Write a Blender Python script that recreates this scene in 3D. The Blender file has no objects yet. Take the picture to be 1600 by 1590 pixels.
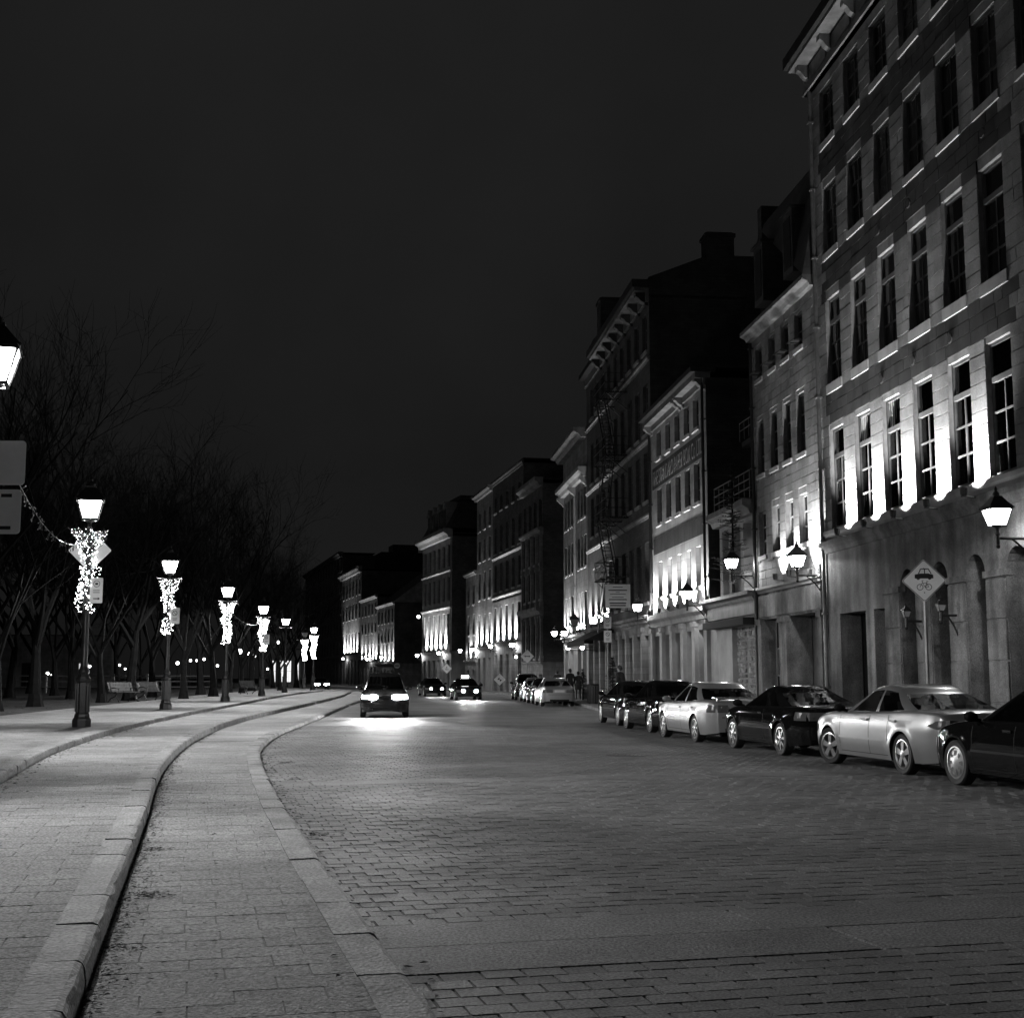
import bpy, bmesh, math, random
from mathutils import Vector, Matrix
R = random.Random(7)
scene = bpy.context.scene
COL = scene.collection
PI = math.pi

# ------------------------------------------------------------------ camera
cam_d = bpy.data.cameras.new('camera')
cam_d.sensor_width = 36.0; cam_d.sensor_fit = 'HORIZONTAL'
cam_d.lens = 36.0 * 2050 / 1600
cam_d.clip_end = 5000; cam_d.clip_start = 0.05
cam = bpy.data.objects.new('camera', cam_d); COL.objects.link(cam)
cam.location = (0, 0, 1.55)
cam.rotation_euler = (PI / 2 + math.atan(261 / 2050), 0, 0)
scene.camera = cam

# ------------------------------------------------------------------ world: dull urban night sky, black-and-white film
world = bpy.data.worlds.new('World'); scene.world = world; world.use_nodes = True
wt = world.node_tree; wt.nodes.clear()
w_out = wt.nodes.new('ShaderNodeOutputWorld'); w_bg = wt.nodes.new('ShaderNodeBackground')
w_sky = wt.nodes.new('ShaderNodeTexSky'); w_sky.sky_type = 'NISHITA'; w_sky.sun_disc = False
w_sky.sun_elevation = math.radians(-2.0); w_sky.sun_rotation = math.radians(60); w_sky.air_density = 1.0
w_bw = wt.nodes.new('ShaderNodeRGBToBW'); w_add = wt.nodes.new('ShaderNodeMath'); w_add.operation = 'MULTIPLY_ADD'
SKY_GAIN, SKY_GLOW, SKY_STR = 0.10, 0.088, 0.10
w_add.inputs[1].default_value = SKY_GAIN; w_add.inputs[2].default_value = SKY_GLOW
w_bg.inputs['Strength'].default_value = SKY_STR
wt.links.new(w_sky.outputs[0], w_bw.inputs[0]); wt.links.new(w_bw.outputs[0], w_add.inputs[0])
w_tc = wt.nodes.new('ShaderNodeTexCoord'); w_n = wt.nodes.new('ShaderNodeTexNoise'); w_n.inputs['Scale'].default_value = 1.9; w_n.inputs['Detail'].default_value = 5
w_mr = wt.nodes.new('ShaderNodeMapRange'); w_mr.inputs[1].default_value = .3; w_mr.inputs[2].default_value = .7; w_mr.inputs[3].default_value = .55; w_mr.inputs[4].default_value = 1.35
w_mm = wt.nodes.new('ShaderNodeMath'); w_mm.operation = 'MULTIPLY'          # noise makes sky brightness uneven, standing in for lens falloff
wt.links.new(w_tc.outputs['Generated'], w_n.inputs['Vector']); wt.links.new(w_n.outputs['Fac'], w_mr.inputs[0]); wt.links.new(w_mr.outputs[0], w_mm.inputs[0]); wt.links.new(w_add.outputs[0], w_mm.inputs[1])
wt.links.new(w_mm.outputs[0], w_bg.inputs[0]); wt.links.new(w_bg.outputs[0], w_out.inputs[0])
scene.view_settings.view_transform = 'Standard'; scene.view_settings.look = 'None'
scene.view_settings.exposure = 0.0; scene.view_settings.gamma = 1.0
try: scene.view_settings.use_curve_mapping = False
except Exception: pass
scene.render.engine = 'CYCLES'
cy = scene.cycles
cy.use_denoising = True
cy.max_bounces = 6; cy.diffuse_bounces = 3; cy.glossy_bounces = 3; cy.transmission_bounces = 3; cy.transparent_max_bounces = 10
cy.sample_clamp_indirect = 3.0; cy.sample_clamp_direct = 0.0; cy.blur_glossy = 0.05
cy.caustics_reflective = False; cy.caustics_refractive = False
cy.use_light_tree = True

# light levels
L_LANTERN = 40.0      # radiance of the street lantern glass
P_LANTERN = 3000.0    # downward lamp inside a street lantern, watts
P_WALL = 120.0        # downward lamp inside a wall lantern
L_WALL = 26.0         # radiance of the wall lantern glass
P_UP = 3400.0          # facade floodlight watts

# ------------------------------------------------------------------ materials
MAT = {}
def nd(t, k, **kw):
    n = t.nodes.new(k)
    for a, v in kw.items(): setattr(n, a, v)
    return n
def M(name, base, rough=.7, var=.25, scale=2.0, bump=0.0, bscale=30.0, metal=0.0, coat=0.0, rand=0.0, spec=.4,
      streak=0.0, fine=0.0, fscale=120.0, joints=None):
    m = bpy.data.materials.new(name); m.use_nodes = True; t = m.node_tree
    b = t.nodes['Principled BSDF']; L = t.links.new
    b.inputs['Roughness'].default_value = rough; b.inputs['Metallic'].default_value = metal
    b.inputs['Coat Weight'].default_value = coat; b.inputs['Coat Roughness'].default_value = .04
    b.inputs['Specular IOR Level'].default_value = spec
    geo = nd(t, 'ShaderNodeNewGeometry')
    val = None
    def mul(a, lo, hi):
        mr = nd(t, 'ShaderNodeMapRange'); L(a, mr.inputs[0])
        mr.inputs[1].default_value = .36; mr.inputs[2].default_value = .64
        mr.inputs[3].default_value = lo; mr.inputs[4].default_value = hi
        return mr.outputs[0]
    def times(a, c):
        if a is None: return c
        mm = nd(t, 'ShaderNodeMath', operation='MULTIPLY'); L(a, mm.inputs[0]); L(c, mm.inputs[1]); return mm.outputs[0]
    if var > 0:
        n = nd(t, 'ShaderNodeTexNoise'); n.inputs['Scale'].default_value = scale; n.inputs['Detail'].default_value = 8
        n.inputs['Roughness'].default_value = .65
        L(geo.outputs['Position'], n.inputs['Vector']); val = times(val, mul(n.outputs['Fac'], 1 - var, 1 + var))
    if fine > 0:
        n = nd(t, 'ShaderNodeTexNoise'); n.inputs['Scale'].default_value = fscale; n.inputs['Detail'].default_value = 3
        L(geo.outputs['Position'], n.inputs['Vector']); val = times(val, mul(n.outputs['Fac'], 1 - fine, 1 + fine))
    if streak > 0:
        mp = nd(t, 'ShaderNodeMapping'); mp.inputs['Scale'].default_value = (1.7, 1.7, .2)
        L(geo.outputs['Position'], mp.inputs['Vector'])
        n = nd(t, 'ShaderNodeTexNoise'); n.inputs['Scale'].default_value = 1.2; n.inputs['Detail'].default_value = 6
        L(mp.outputs[0], n.inputs['Vector']); val = times(val, mul(n.outputs['Fac'], 1 - streak, 1 + streak * .5))
    if rand > 0:
        oi = nd(t, 'ShaderNodeObjectInfo'); ad = nd(t, 'ShaderNodeMath', operation='ADD')
        L(geo.outputs['Random Per Island'], ad.inputs[0]); L(oi.outputs['Random'], ad.inputs[1])
        fr = nd(t, 'ShaderNodeMath', operation='FRACT'); L(ad.outputs[0], fr.inputs[0])
        mr = nd(t, 'ShaderNodeMapRange'); L(fr.outputs[0], mr.inputs[0])
        mr.inputs[3].default_value = 1 - rand; mr.inputs[4].default_value = 1 + rand
        val = times(val, mr.outputs[0])
    hgt = None
    if joints:      # brick coursing too far away to pick apart; (rotation, brick width, row height, darkness, on_wall)
        rot, bw, rh, dark, wall = joints
        mp = nd(t, 'ShaderNodeMapping')
        if wall: mp.inputs['Rotation'].default_value = (0, 0, 0)
        else: mp.inputs['Rotation'].default_value = (0, 0, rot)
        src = geo.outputs['Position']
        if wall:
            sx = nd(t, 'ShaderNodeSeparateXYZ'); L(src, sx.inputs[0]); cb = nd(t, 'ShaderNodeCombineXYZ')
            aa = nd(t, 'ShaderNodeMath', operation='ADD'); L(sx.outputs[0], aa.inputs[0]); L(sx.outputs[1], aa.inputs[1])
            L(aa.outputs[0], cb.inputs[0]); L(sx.outputs[2], cb.inputs[1]); src = cb.outputs[0]
        L(src, mp.inputs['Vector'])
        br = nd(t, 'ShaderNodeTexBrick'); L(mp.outputs[0], br.inputs['Vector'])
        br.inputs['Scale'].default_value = 1; br.inputs['Brick Width'].default_value = bw; br.inputs['Row Height'].default_value = rh
        br.inputs['Mortar Size'].default_value = rh * .06; br.inputs['Mortar Smooth'].default_value = .3
        br.inputs['Color1'].default_value = (.82,) * 3 + (1,); br.inputs['Color2'].default_value = (1.12,) * 3 + (1,)
        br.inputs['Mortar'].default_value = (dark,) * 3 + (1,)
        val = times(val, br.outputs['Color']) if val is not None else br.outputs['Color']
        inv = nd(t, 'ShaderNodeMath', operation='SUBTRACT'); inv.inputs[0].default_value = 1; L(br.outputs['Fac'], inv.inputs[1])
        hgt = inv.outputs[0]
    if val is not None:
        mm = nd(t, 'ShaderNodeMath', operation='MULTIPLY'); L(val, mm.inputs[0]); mm.inputs[1].default_value = base
        cl = nd(t, 'ShaderNodeCombineColor'); [L(mm.outputs[0], cl.inputs[i]) for i in range(3)]
        L(cl.outputs[0], b.inputs['Base Color'])
    else:
        b.inputs['Base Color'].default_value = (base, base, base, 1)
    if bump > 0 or hgt is not None:
        bp = nd(t, 'ShaderNodeBump'); bp.inputs['Strength'].default_value = max(bump, .25); bp.inputs['Distance'].default_value = .02
        n = nd(t, 'ShaderNodeTexNoise'); n.inputs['Scale'].default_value = bscale; n.inputs['Detail'].default_value = 5
        L(geo.outputs['Position'], n.inputs['Vector'])
        if hgt is not None:
            ad = nd(t, 'ShaderNodeMath', operation='MULTIPLY_ADD'); L(n.outputs['Fac'], ad.inputs[0]); ad.inputs[1].default_value = .5
            L(hgt, ad.inputs[2]); L(ad.outputs[0], bp.inputs['Height'])
        else: L(n.outputs['Fac'], bp.inputs['Height'])
        L(bp.outputs[0], b.inputs['Normal'])
    MAT[name] = m
    return m
def EM(name, strength):
    m = bpy.data.materials.new(name); m.use_nodes = True; t = m.node_tree; t.nodes.clear()
    e = nd(t, 'ShaderNodeEmission'); e.inputs[0].default_value = (1, 1, 1, 1); e.inputs[1].default_value = strength
    o = nd(t, 'ShaderNodeOutputMaterial'); t.links.new(e.outputs[0], o.inputs[0]); MAT[name] = m; return m
def LAMPGLASS(name, strength):      # lit clear glass: glows and lets the lamp's light out
    m = bpy.data.materials.new(name); m.use_nodes = True; t = m.node_tree; t.nodes.clear()
    e = nd(t, 'ShaderNodeEmission'); e.inputs[0].default_value = (1, 1, 1, 1); e.inputs[1].default_value = strength
    tr = nd(t, 'ShaderNodeBsdfTransparent'); a = nd(t, 'ShaderNodeAddShader'); o = nd(t, 'ShaderNodeOutputMaterial')
    t.links.new(e.outputs[0], a.inputs[0]); t.links.new(tr.outputs[0], a.inputs[1]); t.links.new(a.outputs[0], o.inputs[0]); MAT[name] = m; return m
def GLASS(name, tint, refl):
    m = bpy.data.materials.new(name); m.use_nodes = True; t = m.node_tree; t.nodes.clear()
    tr = nd(t, 'ShaderNodeBsdfTransparent'); tr.inputs[0].default_value = (tint, tint, tint, 1)
    gl = nd(t, 'ShaderNodeBsdfGlossy'); gl.inputs['Roughness'].default_value = .03; gl.inputs[0].default_value = (.9, .9, .9, 1)
    lw = nd(t, 'ShaderNodeLayerWeight'); lw.inputs[0].default_value = refl
    mx = nd(t, 'ShaderNodeMixShader'); o = nd(t, 'ShaderNodeOutputMaterial')
    t.links.new(lw.outputs['Fresnel'], mx.inputs[0]); t.links.new(tr.outputs[0], mx.inputs[1]); t.links.new(gl.outputs[0], mx.inputs[2])
    t.links.new(mx.outputs[0], o.inputs[0]); MAT[name] = m; return m

M('ground_far', .03, .95, .4, .3)
M('mortar', .06, .95, .3, 8, fine=.3)
M('lane_mortar', .15, .95, .3, 8, fine=.3)
M('paver', .135, .7, .35, .4, spec=.28, bump=.5, bscale=70, rand=.16, fine=.4, fscale=55)
M('slab', .14, .8, .3, .8, bump=.6, bscale=60, rand=.1, fine=.55, fscale=45)
M('road_far', .14, .62, .35, .4, bump=.3, bscale=50, fine=.35, fscale=30, joints=(math.atan(.25), .225, .175, .6, False))
M('lane', .25, .85, .22, .7, bump=.8, bscale=60, rand=.07, fine=.5, fscale=48)
M('lane_far', .25, .85, .25, .7, bump=.6, bscale=40, fine=.5, fscale=30)
M('kerb', .22, .8, .3, 1.6, bump=.7, bscale=35, rand=.12, fine=.45, fscale=50)
M('side_pave', .22, .85, .25, .6, bump=.5, bscale=40, fine=.4, fscale=35, joints=(.25, .6, .3, .6, False))
M('soil', .04, .95, .5, 1.0, bump=.6, bscale=20, fine=.4, fscale=40, spec=.1)
M('limestone', .21, .85, .28, .9, bump=.6, bscale=22, rand=.16, fine=.2, fscale=40, streak=.15)
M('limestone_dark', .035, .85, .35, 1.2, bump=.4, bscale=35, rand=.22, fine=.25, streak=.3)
M('stone_smooth', .19, .85, .45, .8, bump=.6, bscale=18, fine=.25, fscale=40, streak=.45, spec=.2)
M('stone_joint', .22, .9, .3, 2, streak=.15)
M('stone_pale', .36, .75, .18, .8, bump=.3, bscale=25, fine=.15, streak=.15)
M('stone_mid', .24, .8, .25, .8, bump=.35, bscale=25, streak=.2, joints=(0, .75, .33, .75, True))
M('stone_light_far', .34, .8, .18, .5, bump=.3, bscale=20, streak=.12, joints=(0, .8, .34, .85, True))
M('brick_far', .10, .85, .3, .8, bump=.3, bscale=25, joints=(0, .42, .14, .65, True))
M('brick_mid', .085, .85, .3, .8, bump=.3, bscale=25, joints=(0, .42, .14, .65, True))
M('brick_dark', .045, .9, .35, .6, bump=.3, bscale=20, joints=(0, .42, .14, .6, True))
M('rubble', .26, .9, .3, 3, bump=.5, bscale=25, rand=.35, fine=.2)
M('roof_dark', .035, .6, .3, 1.5, bump=.2, bscale=10)
M('roof_slate', .05, .55, .3, 1.5, bump=.3, bscale=15, joints=(0, .3, .22, .7, True))
M('cornice_paint', .15, .55, .3, 2.5, streak=.2, fine=.15)
M('cornice_dark', .03, .5, .2, 2)
M('wood_dark', .012, .7, .3, 3, streak=.3, spec=.05)
M('wood_grey', .09, .6, .3, 3, streak=.3)
M('frame_paint', .09, .45, .1, 3)
M('frame_light', .32, .5, .1, 3)
M('room_dark', .012, .9, 0)  # near-black colour that stands for the darkness of unlit rooms
M('curtain', .72, .9, .08, 6)
M('pane_dark', .012, .06, 0, spec=.5); M('pane_dark_b', .035, .1, 0, spec=.5); M('pane_dark_c', .07, .18, .3, 1.5, spec=.5)
M('iron', .018, .4, .2, 8, spec=.5)
M('iron_worn', .05, .45, .35, 12, spec=.5)
M('galv', .22, .45, .2, 6, metal=.6)
M('sign_white', .85, .4, .05, 4)
M('sign_black', .02, .5, 0)
M('sign_grey', .8, .5, .05, 4)
M('letter_pale', .30, .85, .35, 3, streak=.35)
M('letter_paint', .34, .85, .3, 4, streak=.3)
M('bark', .010, .95, .4, 6, bump=.8, bscale=30, spec=.05)
M('twig', .010, .9, .2, 4, spec=.05)
M('needle', .03, .8, .3, 6)
M('leaf_dry', .075, .9, .3, 10, rand=.6)
M('bench_wood', .05, .6, .2, 6, streak=.2)
M('paint_silver', .28, .32, 0, metal=.55, coat=.9)
M('paint_silver_b', .30, .34, 0, metal=.4, coat=.9)
M('paint_black', .005, .6, 0, coat=.8, spec=0.0)
M('paint_dark', .010, .6, 0, coat=.8, spec=0.0)
M('paint_grey', .14, .3, 0, metal=.4, coat=1.0)
M('trim_black', .012, .6, 0, spec=.05)
M('rubber', .014, .75, .15, 20, bump=.2, bscale=80)
M('rim_alloy', .5, .28, 0, metal=.85)
M('rim_steel', .35, .4, 0, metal=.7)
M('chrome', .7, .12, 0, metal=1.0)
M('lamp_lens', .10, .08, 0, coat=1.0)
M('tail_lens', .10, .1, 0, coat=1.0)
M('seat', .03, .85, .1, 10)
M('cloth_dark', .018, .9, .2, 20)
M('cloth_grey', .05, .9, .2, 20)
M('skin', .36, .6, .05, 10)
M('hair', .02, .6, .2, 30)
M('plate', .55, .5, .05, 8)
LAMPGLASS('lantern_glow', L_LANTERN); LAMPGLASS('wall_glow', L_WALL); EM('globe_glow', 26.0); EM('bulb_glow', 18.0); EM('headlight_glow', 400.0)
EM('far_glow', 10.0); EM('taxi_glow', 6.0); EM('window_lit', .6); EM('shop_lit', 1.1)
GLASS('glass_clear', .80, .22); GLASS('glass_car', .42, .30)
M('lantern_off', .3, .2, 0)

# ------------------------------------------------------------------ mesh helpers
class MB:
    def __init__(s): s.v = []; s.f = []; s.m = []; s.mi = 0
    def quad(s, *p):
        n = len(s.v); s.v += [tuple(q) for q in p]; s.f.append(tuple(range(n, n + len(p)))); s.m.append(s.mi)
    def box(s, a, b):
        x0, y0, z0 = a; x1, y1, z1 = b; n = len(s.v)
        s.v += [(x0,y0,z0),(x1,y0,z0),(x1,y1,z0),(x0,y1,z0),(x0,y0,z1),(x1,y0,z1),(x1,y1,z1),(x0,y1,z1)]
        for f in ((0,3,2,1),(4,5,6,7),(0,1,5,4),(1,2,6,5),(2,3,7,6),(3,0,4,7)):
            s.f.append(tuple(n + i for i in f)); s.m.append(s.mi)
        return s
    def obox(s, c, ax, ay, az):          # oriented box: centre, half-axis vectors
        c = Vector(c); ax = Vector(ax); ay = Vector(ay); az = Vector(az); n = len(s.v)
        for k in (-1, 1):
            for i, j in ((-1,-1),(1,-1),(1,1),(-1,1)): s.v.append(tuple(c + ax*i + ay*j + az*k))
        for f in ((0,3,2,1),(4,5,6,7),(0,1,5,4),(1,2,6,5),(2,3,7,6),(3,0,4,7)):
            s.f.append(tuple(n + i for i in f)); s.m.append(s.mi)
        return s
    def bar(s, p, q, w, d=None):
        p = Vector(p); q = Vector(q); t = (q - p); l = t.length
        if l < 1e-6: return s
        t /= l; up = Vector((0,0,1)) if abs(t.z) < .95 else Vector((0,1,0))
        a = t.cross(up).normalized(); b = a.cross(t)
        return s.obox((p + q)/2, t*l/2, a*w/2, b*(d or w)/2)
    def tube(s, pts, rad, n=6, cap=True):
        pts = [Vector(p) for p in pts]
        if not hasattr(rad, '__len__'): rad = [rad]*len(pts)
        base = len(s.v); prev = None
        for i, p in enumerate(pts):
            t = (pts[min(i+1, len(pts)-1)] - pts[max(i-1, 0)])
            t = t.normalized() if t.length > 1e-9 else Vector((0,0,1))
            if prev is None:
                a = t.cross(Vector((0,0,1)) if abs(t.z) < .9 else Vector((1,0,0))).normalized()
            else:
                a = (prev - t*prev.dot(t)); a = a.normalized() if a.length > 1e-6 else t.orthogonal().normalized()
            prev = a; b = t.cross(a)
            for k in range(n):
                g = 2*PI*k/n; s.v.append(tuple(p + (a*math.cos(g) + b*math.sin(g))*rad[i]))
        for i in range(len(pts)-1):
            for k in range(n):
                o = base + i*n; s.f.append((o+k, o+(k+1)%n, o+n+(k+1)%n, o+n+k)); s.m.append(s.mi)
        if cap:
            s.f.append(tuple(base + k for k in reversed(range(n)))); s.m.append(s.mi)
            o = base + (len(pts)-1)*n; s.f.append(tuple(o + k for k in range(n))); s.m.append(s.mi)
        return s
    def lathe(s, prof, n=12, c=(0,0,0), axis='z', ang0=0.0, cap=True):
        base = len(s.v)
        for r, h in prof:
            for k in range(n):
                g = 2*PI*k/n + ang0; x, y = r*math.cos(g), r*math.sin(g)
                p = (x, y, h) if axis == 'z' else ((h, x, y) if axis == 'x' else (x, h, y))
                s.v.append((p[0]+c[0], p[1]+c[1], p[2]+c[2]))
        for i in range(len(prof)-1):
            for k in range(n):
                o = base + i*n; f = (o+k, o+(k+1)%n, o+n+(k+1)%n, o+n+k)
                s.f.append(f if axis != 'y' else f[::-1]); s.m.append(s.mi)
        if not cap: return s
        f0 = tuple(base + k for k in reversed(range(n))); o = base + (len(prof)-1)*n; f1 = tuple(o + k for k in range(n))
        for f in (f0, f1): s.f.append(f if axis != 'y' else f[::-1]); s.m.append(s.mi)
        return s
    def ball(s, c, r, n=6, m=4):
        sx, sy, sz = r if hasattr(r, '__len__') else (r, r, r)
        prof = [(math.sin(PI*i/m), -math.cos(PI*i/m)) for i in range(m+1)]
        base = len(s.v)
        for a, h in prof[1:-1]:
            for k in range(n):
                g = 2*PI*k/n; s.v.append((c[0]+sx*a*math.cos(g), c[1]+sy*a*math.sin(g), c[2]+sz*h))
        b = len(s.v); s.v += [(c[0], c[1], c[2]-sz), (c[0], c[1], c[2]+sz)]
        for i in range(m-2):
            for k in range(n):
                o = base+i*n; s.f.append((o+k, o+(k+1)%n, o+n+(k+1)%n, o+n+k)); s.m.append(s.mi)
        for k in range(n):
            s.f.append((b, base+(k+1)%n, base+k)); s.m.append(s.mi)
            o = base+(m-2)*n; s.f.append((b+1, o+k, o+(k+1)%n)); s.m.append(s.mi)
        return s
    def prism(s, poly, y0, y1):          # polygon in local x,z extruded along y (y1 = outward face)
        n = len(s.v); k = len(poly)
        s.v += [(x, y0, z) for x, z in poly] + [(x, y1, z) for x, z in poly]
        s.f.append(tuple(range(n, n+k))); s.m.append(s.mi)
        s.f.append(tuple(n+k+i for i in reversed(range(k)))); s.m.append(s.mi)
        for i in range(k):
            j = (i+1) % k; s.f.append((n+i, n+k+i, n+k+j, n+j)); s.m.append(s.mi)
        return s
    def mesh(s, name, mats, smooth=False):
        me = bpy.data.meshes.new(name); me.from_pydata(s.v, [], s.f)
        for mm in (mats if isinstance(mats, (list, tuple)) else [mats]): me.materials.append(MAT[mm])
        if any(s.m): nm = len(me.materials) - 1; me.polygons.foreach_set('material_index', [min(i, nm) for i in s.m])
        if smooth:
            me.polygons.foreach_set('use_smooth', [True]*len(me.polygons))
            try: me.set_sharp_from_angle(angle=math.radians(38))
            except Exception: pass
        me.update(); return me
    def build(s, name, mats, parent=None, loc=(0,0,0), smooth=False, **props):
        return link(name, s.mesh(name, mats, smooth), parent, loc, **props)
def link(name, data, parent=None, loc=(0,0,0), rot=None, **props):
    o = bpy.data.objects.new(name, data); COL.objects.link(o)
    if parent is not None: o.parent = parent
    o.location = loc
    if rot is not None: o.rotation_euler = rot
    for k, v in props.items(): o[k] = v
    return o
def thing(name, label, category, loc=(0,0,0), rz=0.0, group=None):
    o = link(name, None, None, loc, (0,0,rz)); o.empty_display_size = .2
    o['label'] = label; o['category'] = category
    if group: o['group'] = group
    return o
def struct(o): o['kind'] = 'structure'; return o
def copy_tree(o, parent=None):
    c = o.copy(); COL.objects.link(c); c.parent = parent
    for ch in o.children: copy_tree(ch, c)
    return c
ORD = ['first','second','third','fourth','fifth','sixth','seventh','eighth','ninth','tenth','eleventh','twelfth','thirteenth','fourteenth','fifteenth','sixteenth','seventeenth','eighteenth','nineteenth','twentieth',
       'twenty-first','twenty-second','twenty-third','twenty-fourth','twenty-fifth','twenty-sixth','twenty-seventh','twenty-eighth']

def interp(pts, y):                       # x on a polyline given as (x, y) with rising y
    if y <= pts[0][1]: a, b = pts[0], pts[1]
    elif y >= pts[-1][1]: a, b = pts[-2], pts[-1]
    else:
        for a, b in zip(pts, pts[1:]):
            if a[1] <= y <= b[1]: break
    t = (y - a[1])/(b[1] - a[1]); return a[0] + (b[0]-a[0])*t
def smooth_line(pts, step=.5):            # Catmull-Rom through (x, y)
    out = []
    for i in range(len(pts)-1):
        p0, p1, p2, p3 = (Vector(pts[max(i-1,0)]), Vector(pts[i]), Vector(pts[i+1]), Vector(pts[min(i+2,len(pts)-1)]))
        n = max(2, int((p2-p1).length/step))
        for k in range(n):
            t = k/n; out.append(tuple(.5*((2*p1) + (p2-p0)*t + (2*p0-5*p1+4*p2-p3)*t*t + (3*p1-p0-3*p2+p3)*t**3)))
    out.append(tuple(pts[-1])); return out
def resample(pts, step):
    out = [Vector(pts[0])]; acc = 0.0
    for a, b in zip(pts, pts[1:]):
        a = Vector(a); b = Vector(b); l = (b-a).length; d = step - acc
        while d <= l:
            out.append(a + (b-a)*(d/l)); d += step
        acc = (acc + l) % step if l else acc
    return out
def offset(pts, d):                        # shift a polyline to its left (d > 0) in plan
    out = []
    for i, p in enumerate(pts):
        a = Vector(pts[max(i-1,0)]); b = Vector(pts[min(i+1,len(pts)-1)]); t = (b-a).normalized()
        out.append((p[0] - t.y*d, p[1] + t.x*d))
    return out

# ================================================================== ground, road, cycle path, pavements
K1 = smooth_line([(1.3,-1.5),(.95,0),(.3,3),(-.3,5.84),(-.8,7.85),(-1.84,12.08),(-3.24,18.06),(-4.62,24.5),(-5.44,29.2),(-6.2,36.1),(-7.07,48.9),
      (-8.47,68.8),(-10.2,94.6),(-11.2,106),(-12.7,120),(-16,133),(-24.8,160),(-36,200),(-60,290)])
K2 = smooth_line([(-.15,-1.5),(-.5,0),(-1.18,3),(-1.82,5.62),(-2.62,9.0),(-3.42,12.4),(-5.5,21.2),(-7.23,30.7),(-8.7,43.1),(-10.16,67.2),(-11.8,91.8),
      (-13.1,105),(-14.6,119),(-18,132),(-26.8,160),(-38,200),(-62,290)])
K3 = smooth_line([(-1.9,-1.5),(-2.28,0),(-4.3,8),(-6.34,16.5),(-7.5,21.2),(-8.4,25.6),(-9.63,33.3),(-11.1,46),(-12.7,63),(-14.5,81.5),(-15.9,100),(-16.9,118),
      (-20.5,132),(-29.5,160),(-41,200),(-65,290)])
KR = smooth_line([(11.6,-1.5),(10.2,8),(9.35,14),(9.0,17),(8.3,22),(7.3,27.5),(6.35,32),(5.75,38),(5.2,43.5),(4.5,50),(3.95,56),(3.75,62),(3.5,69),(2.75,80),(2.0,92),
      (1.2,100),(-.6,112),(-3.8,128),(-7.6,145),(-12,165),(-20,192),(-33,240),(-50,300)])
FACE = [(12.9,-1.5),(12.75,0),(6.68,62.2),(3.67,93),(2.53,108),(1.02,116.4),(-5.16,147),(-7.2,157),(-11.8,173),(-17,190),(-31.5,243.7),(-47.7,303)]
Z_LANE, Z_MID, Z_PARK, Z_WALK = .095, .225, .335, .13
QX, QY = -.2425, .9701            # road-paver axis (along the road), rows run across it
MARCH = 42.0

m = MB(); m.quad((-700,-300,-.09),(700,-300,-.09),(700,900,-.09),(-700,900,-.09)); struct(m.build('ground', 'ground_far'))

def strip(mb, La, Lb, z, y0, y1, step=1.0):       # sheet between two polylines (La left, Lb right) by rising y
    ys = []; y = y0
    while y < y1 - 1e-6: ys.append(y); y += step if y < 80 else step*3
    ys.append(y1)
    for a, b in zip(ys, ys[1:]):
        mb.quad((interp(La,a),a,z),(interp(Lb,a),a,z),(interp(Lb,b),b,z),(interp(La,b),b,z))
m = MB()
strip(m, offset(K1,.12), offset(KR,-.12), -.009, -1.5, MARCH); m.mi = 1
strip(m, offset(K1,.12), offset(KR,-.12), 0.0, MARCH, 290)
road = struct(m.build('road', ['mortar', 'road_far']))

CT, ST = math.cos(math.atan(261/2050)), math.sin(math.atan(261/2050))
def in_view(x, y, z, pad=0):
    d = z - 1.55; zc = y*CT + d*ST
    if zc < .1: return False
    u = 800 + 2050*x/zc; v = 795 - 2050*(-y*ST + d*CT)/zc
    return -pad < u < 1600 + pad and -pad < v < 1590 + pad
def frustum(mb, c4, z0, z1, ins=.006):            # paver: 4 plan corners counter-clockwise
    n = len(mb.v); cx = sum(p[0] for p in c4)/4; cy_ = sum(p[1] for p in c4)/4
    mb.v += [(p[0], p[1], z0) for p in c4]
    for p in c4:
        dx, dy = cx-p[0], cy_-p[1]; l = math.hypot(dx, dy) or 1
        mb.v.append((p[0]+dx/l*ins*1.4, p[1]+dy/l*ins*1.4, z1))
    mb.f.append((n+4,n+5,n+6,n+7)); mb.m.append(mb.mi)
    for i in range(4):
        j = (i+1) % 4; mb.f.append((n+i,n+j,n+4+j,n+4+i)); mb.m.append(mb.mi)
def pieces(name, items, root, mat, z0, z1fun, cap=300, ins=.006):
    """items: list of (score, corners). The nearest in view become single objects, the rest one stuff part."""
    vis = [(s, c) for s, c in items if in_view(sum(p[0] for p in c)/4, sum(p[1] for p in c)/4, z0)]
    vis.sort(key=lambda q: q[0]); single = set(id(c) for s, c in vis[:cap])
    rest = MB()
    for s, c in items:
        z1 = z1fun()
        if id(c) in single:
            mb = MB(); cx = sum(p[0] for p in c)/4; cy_ = sum(p[1] for p in c)/4
            frustum(mb, [(p[0]-cx, p[1]-cy_) for p in c], z0, z1, ins); mb.build(name, mat, root, (cx, cy_, 0))
        else: frustum(rest, c, z0, z1, ins)
    rest.build(name + '_field', mat, root, kind='stuff')

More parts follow.
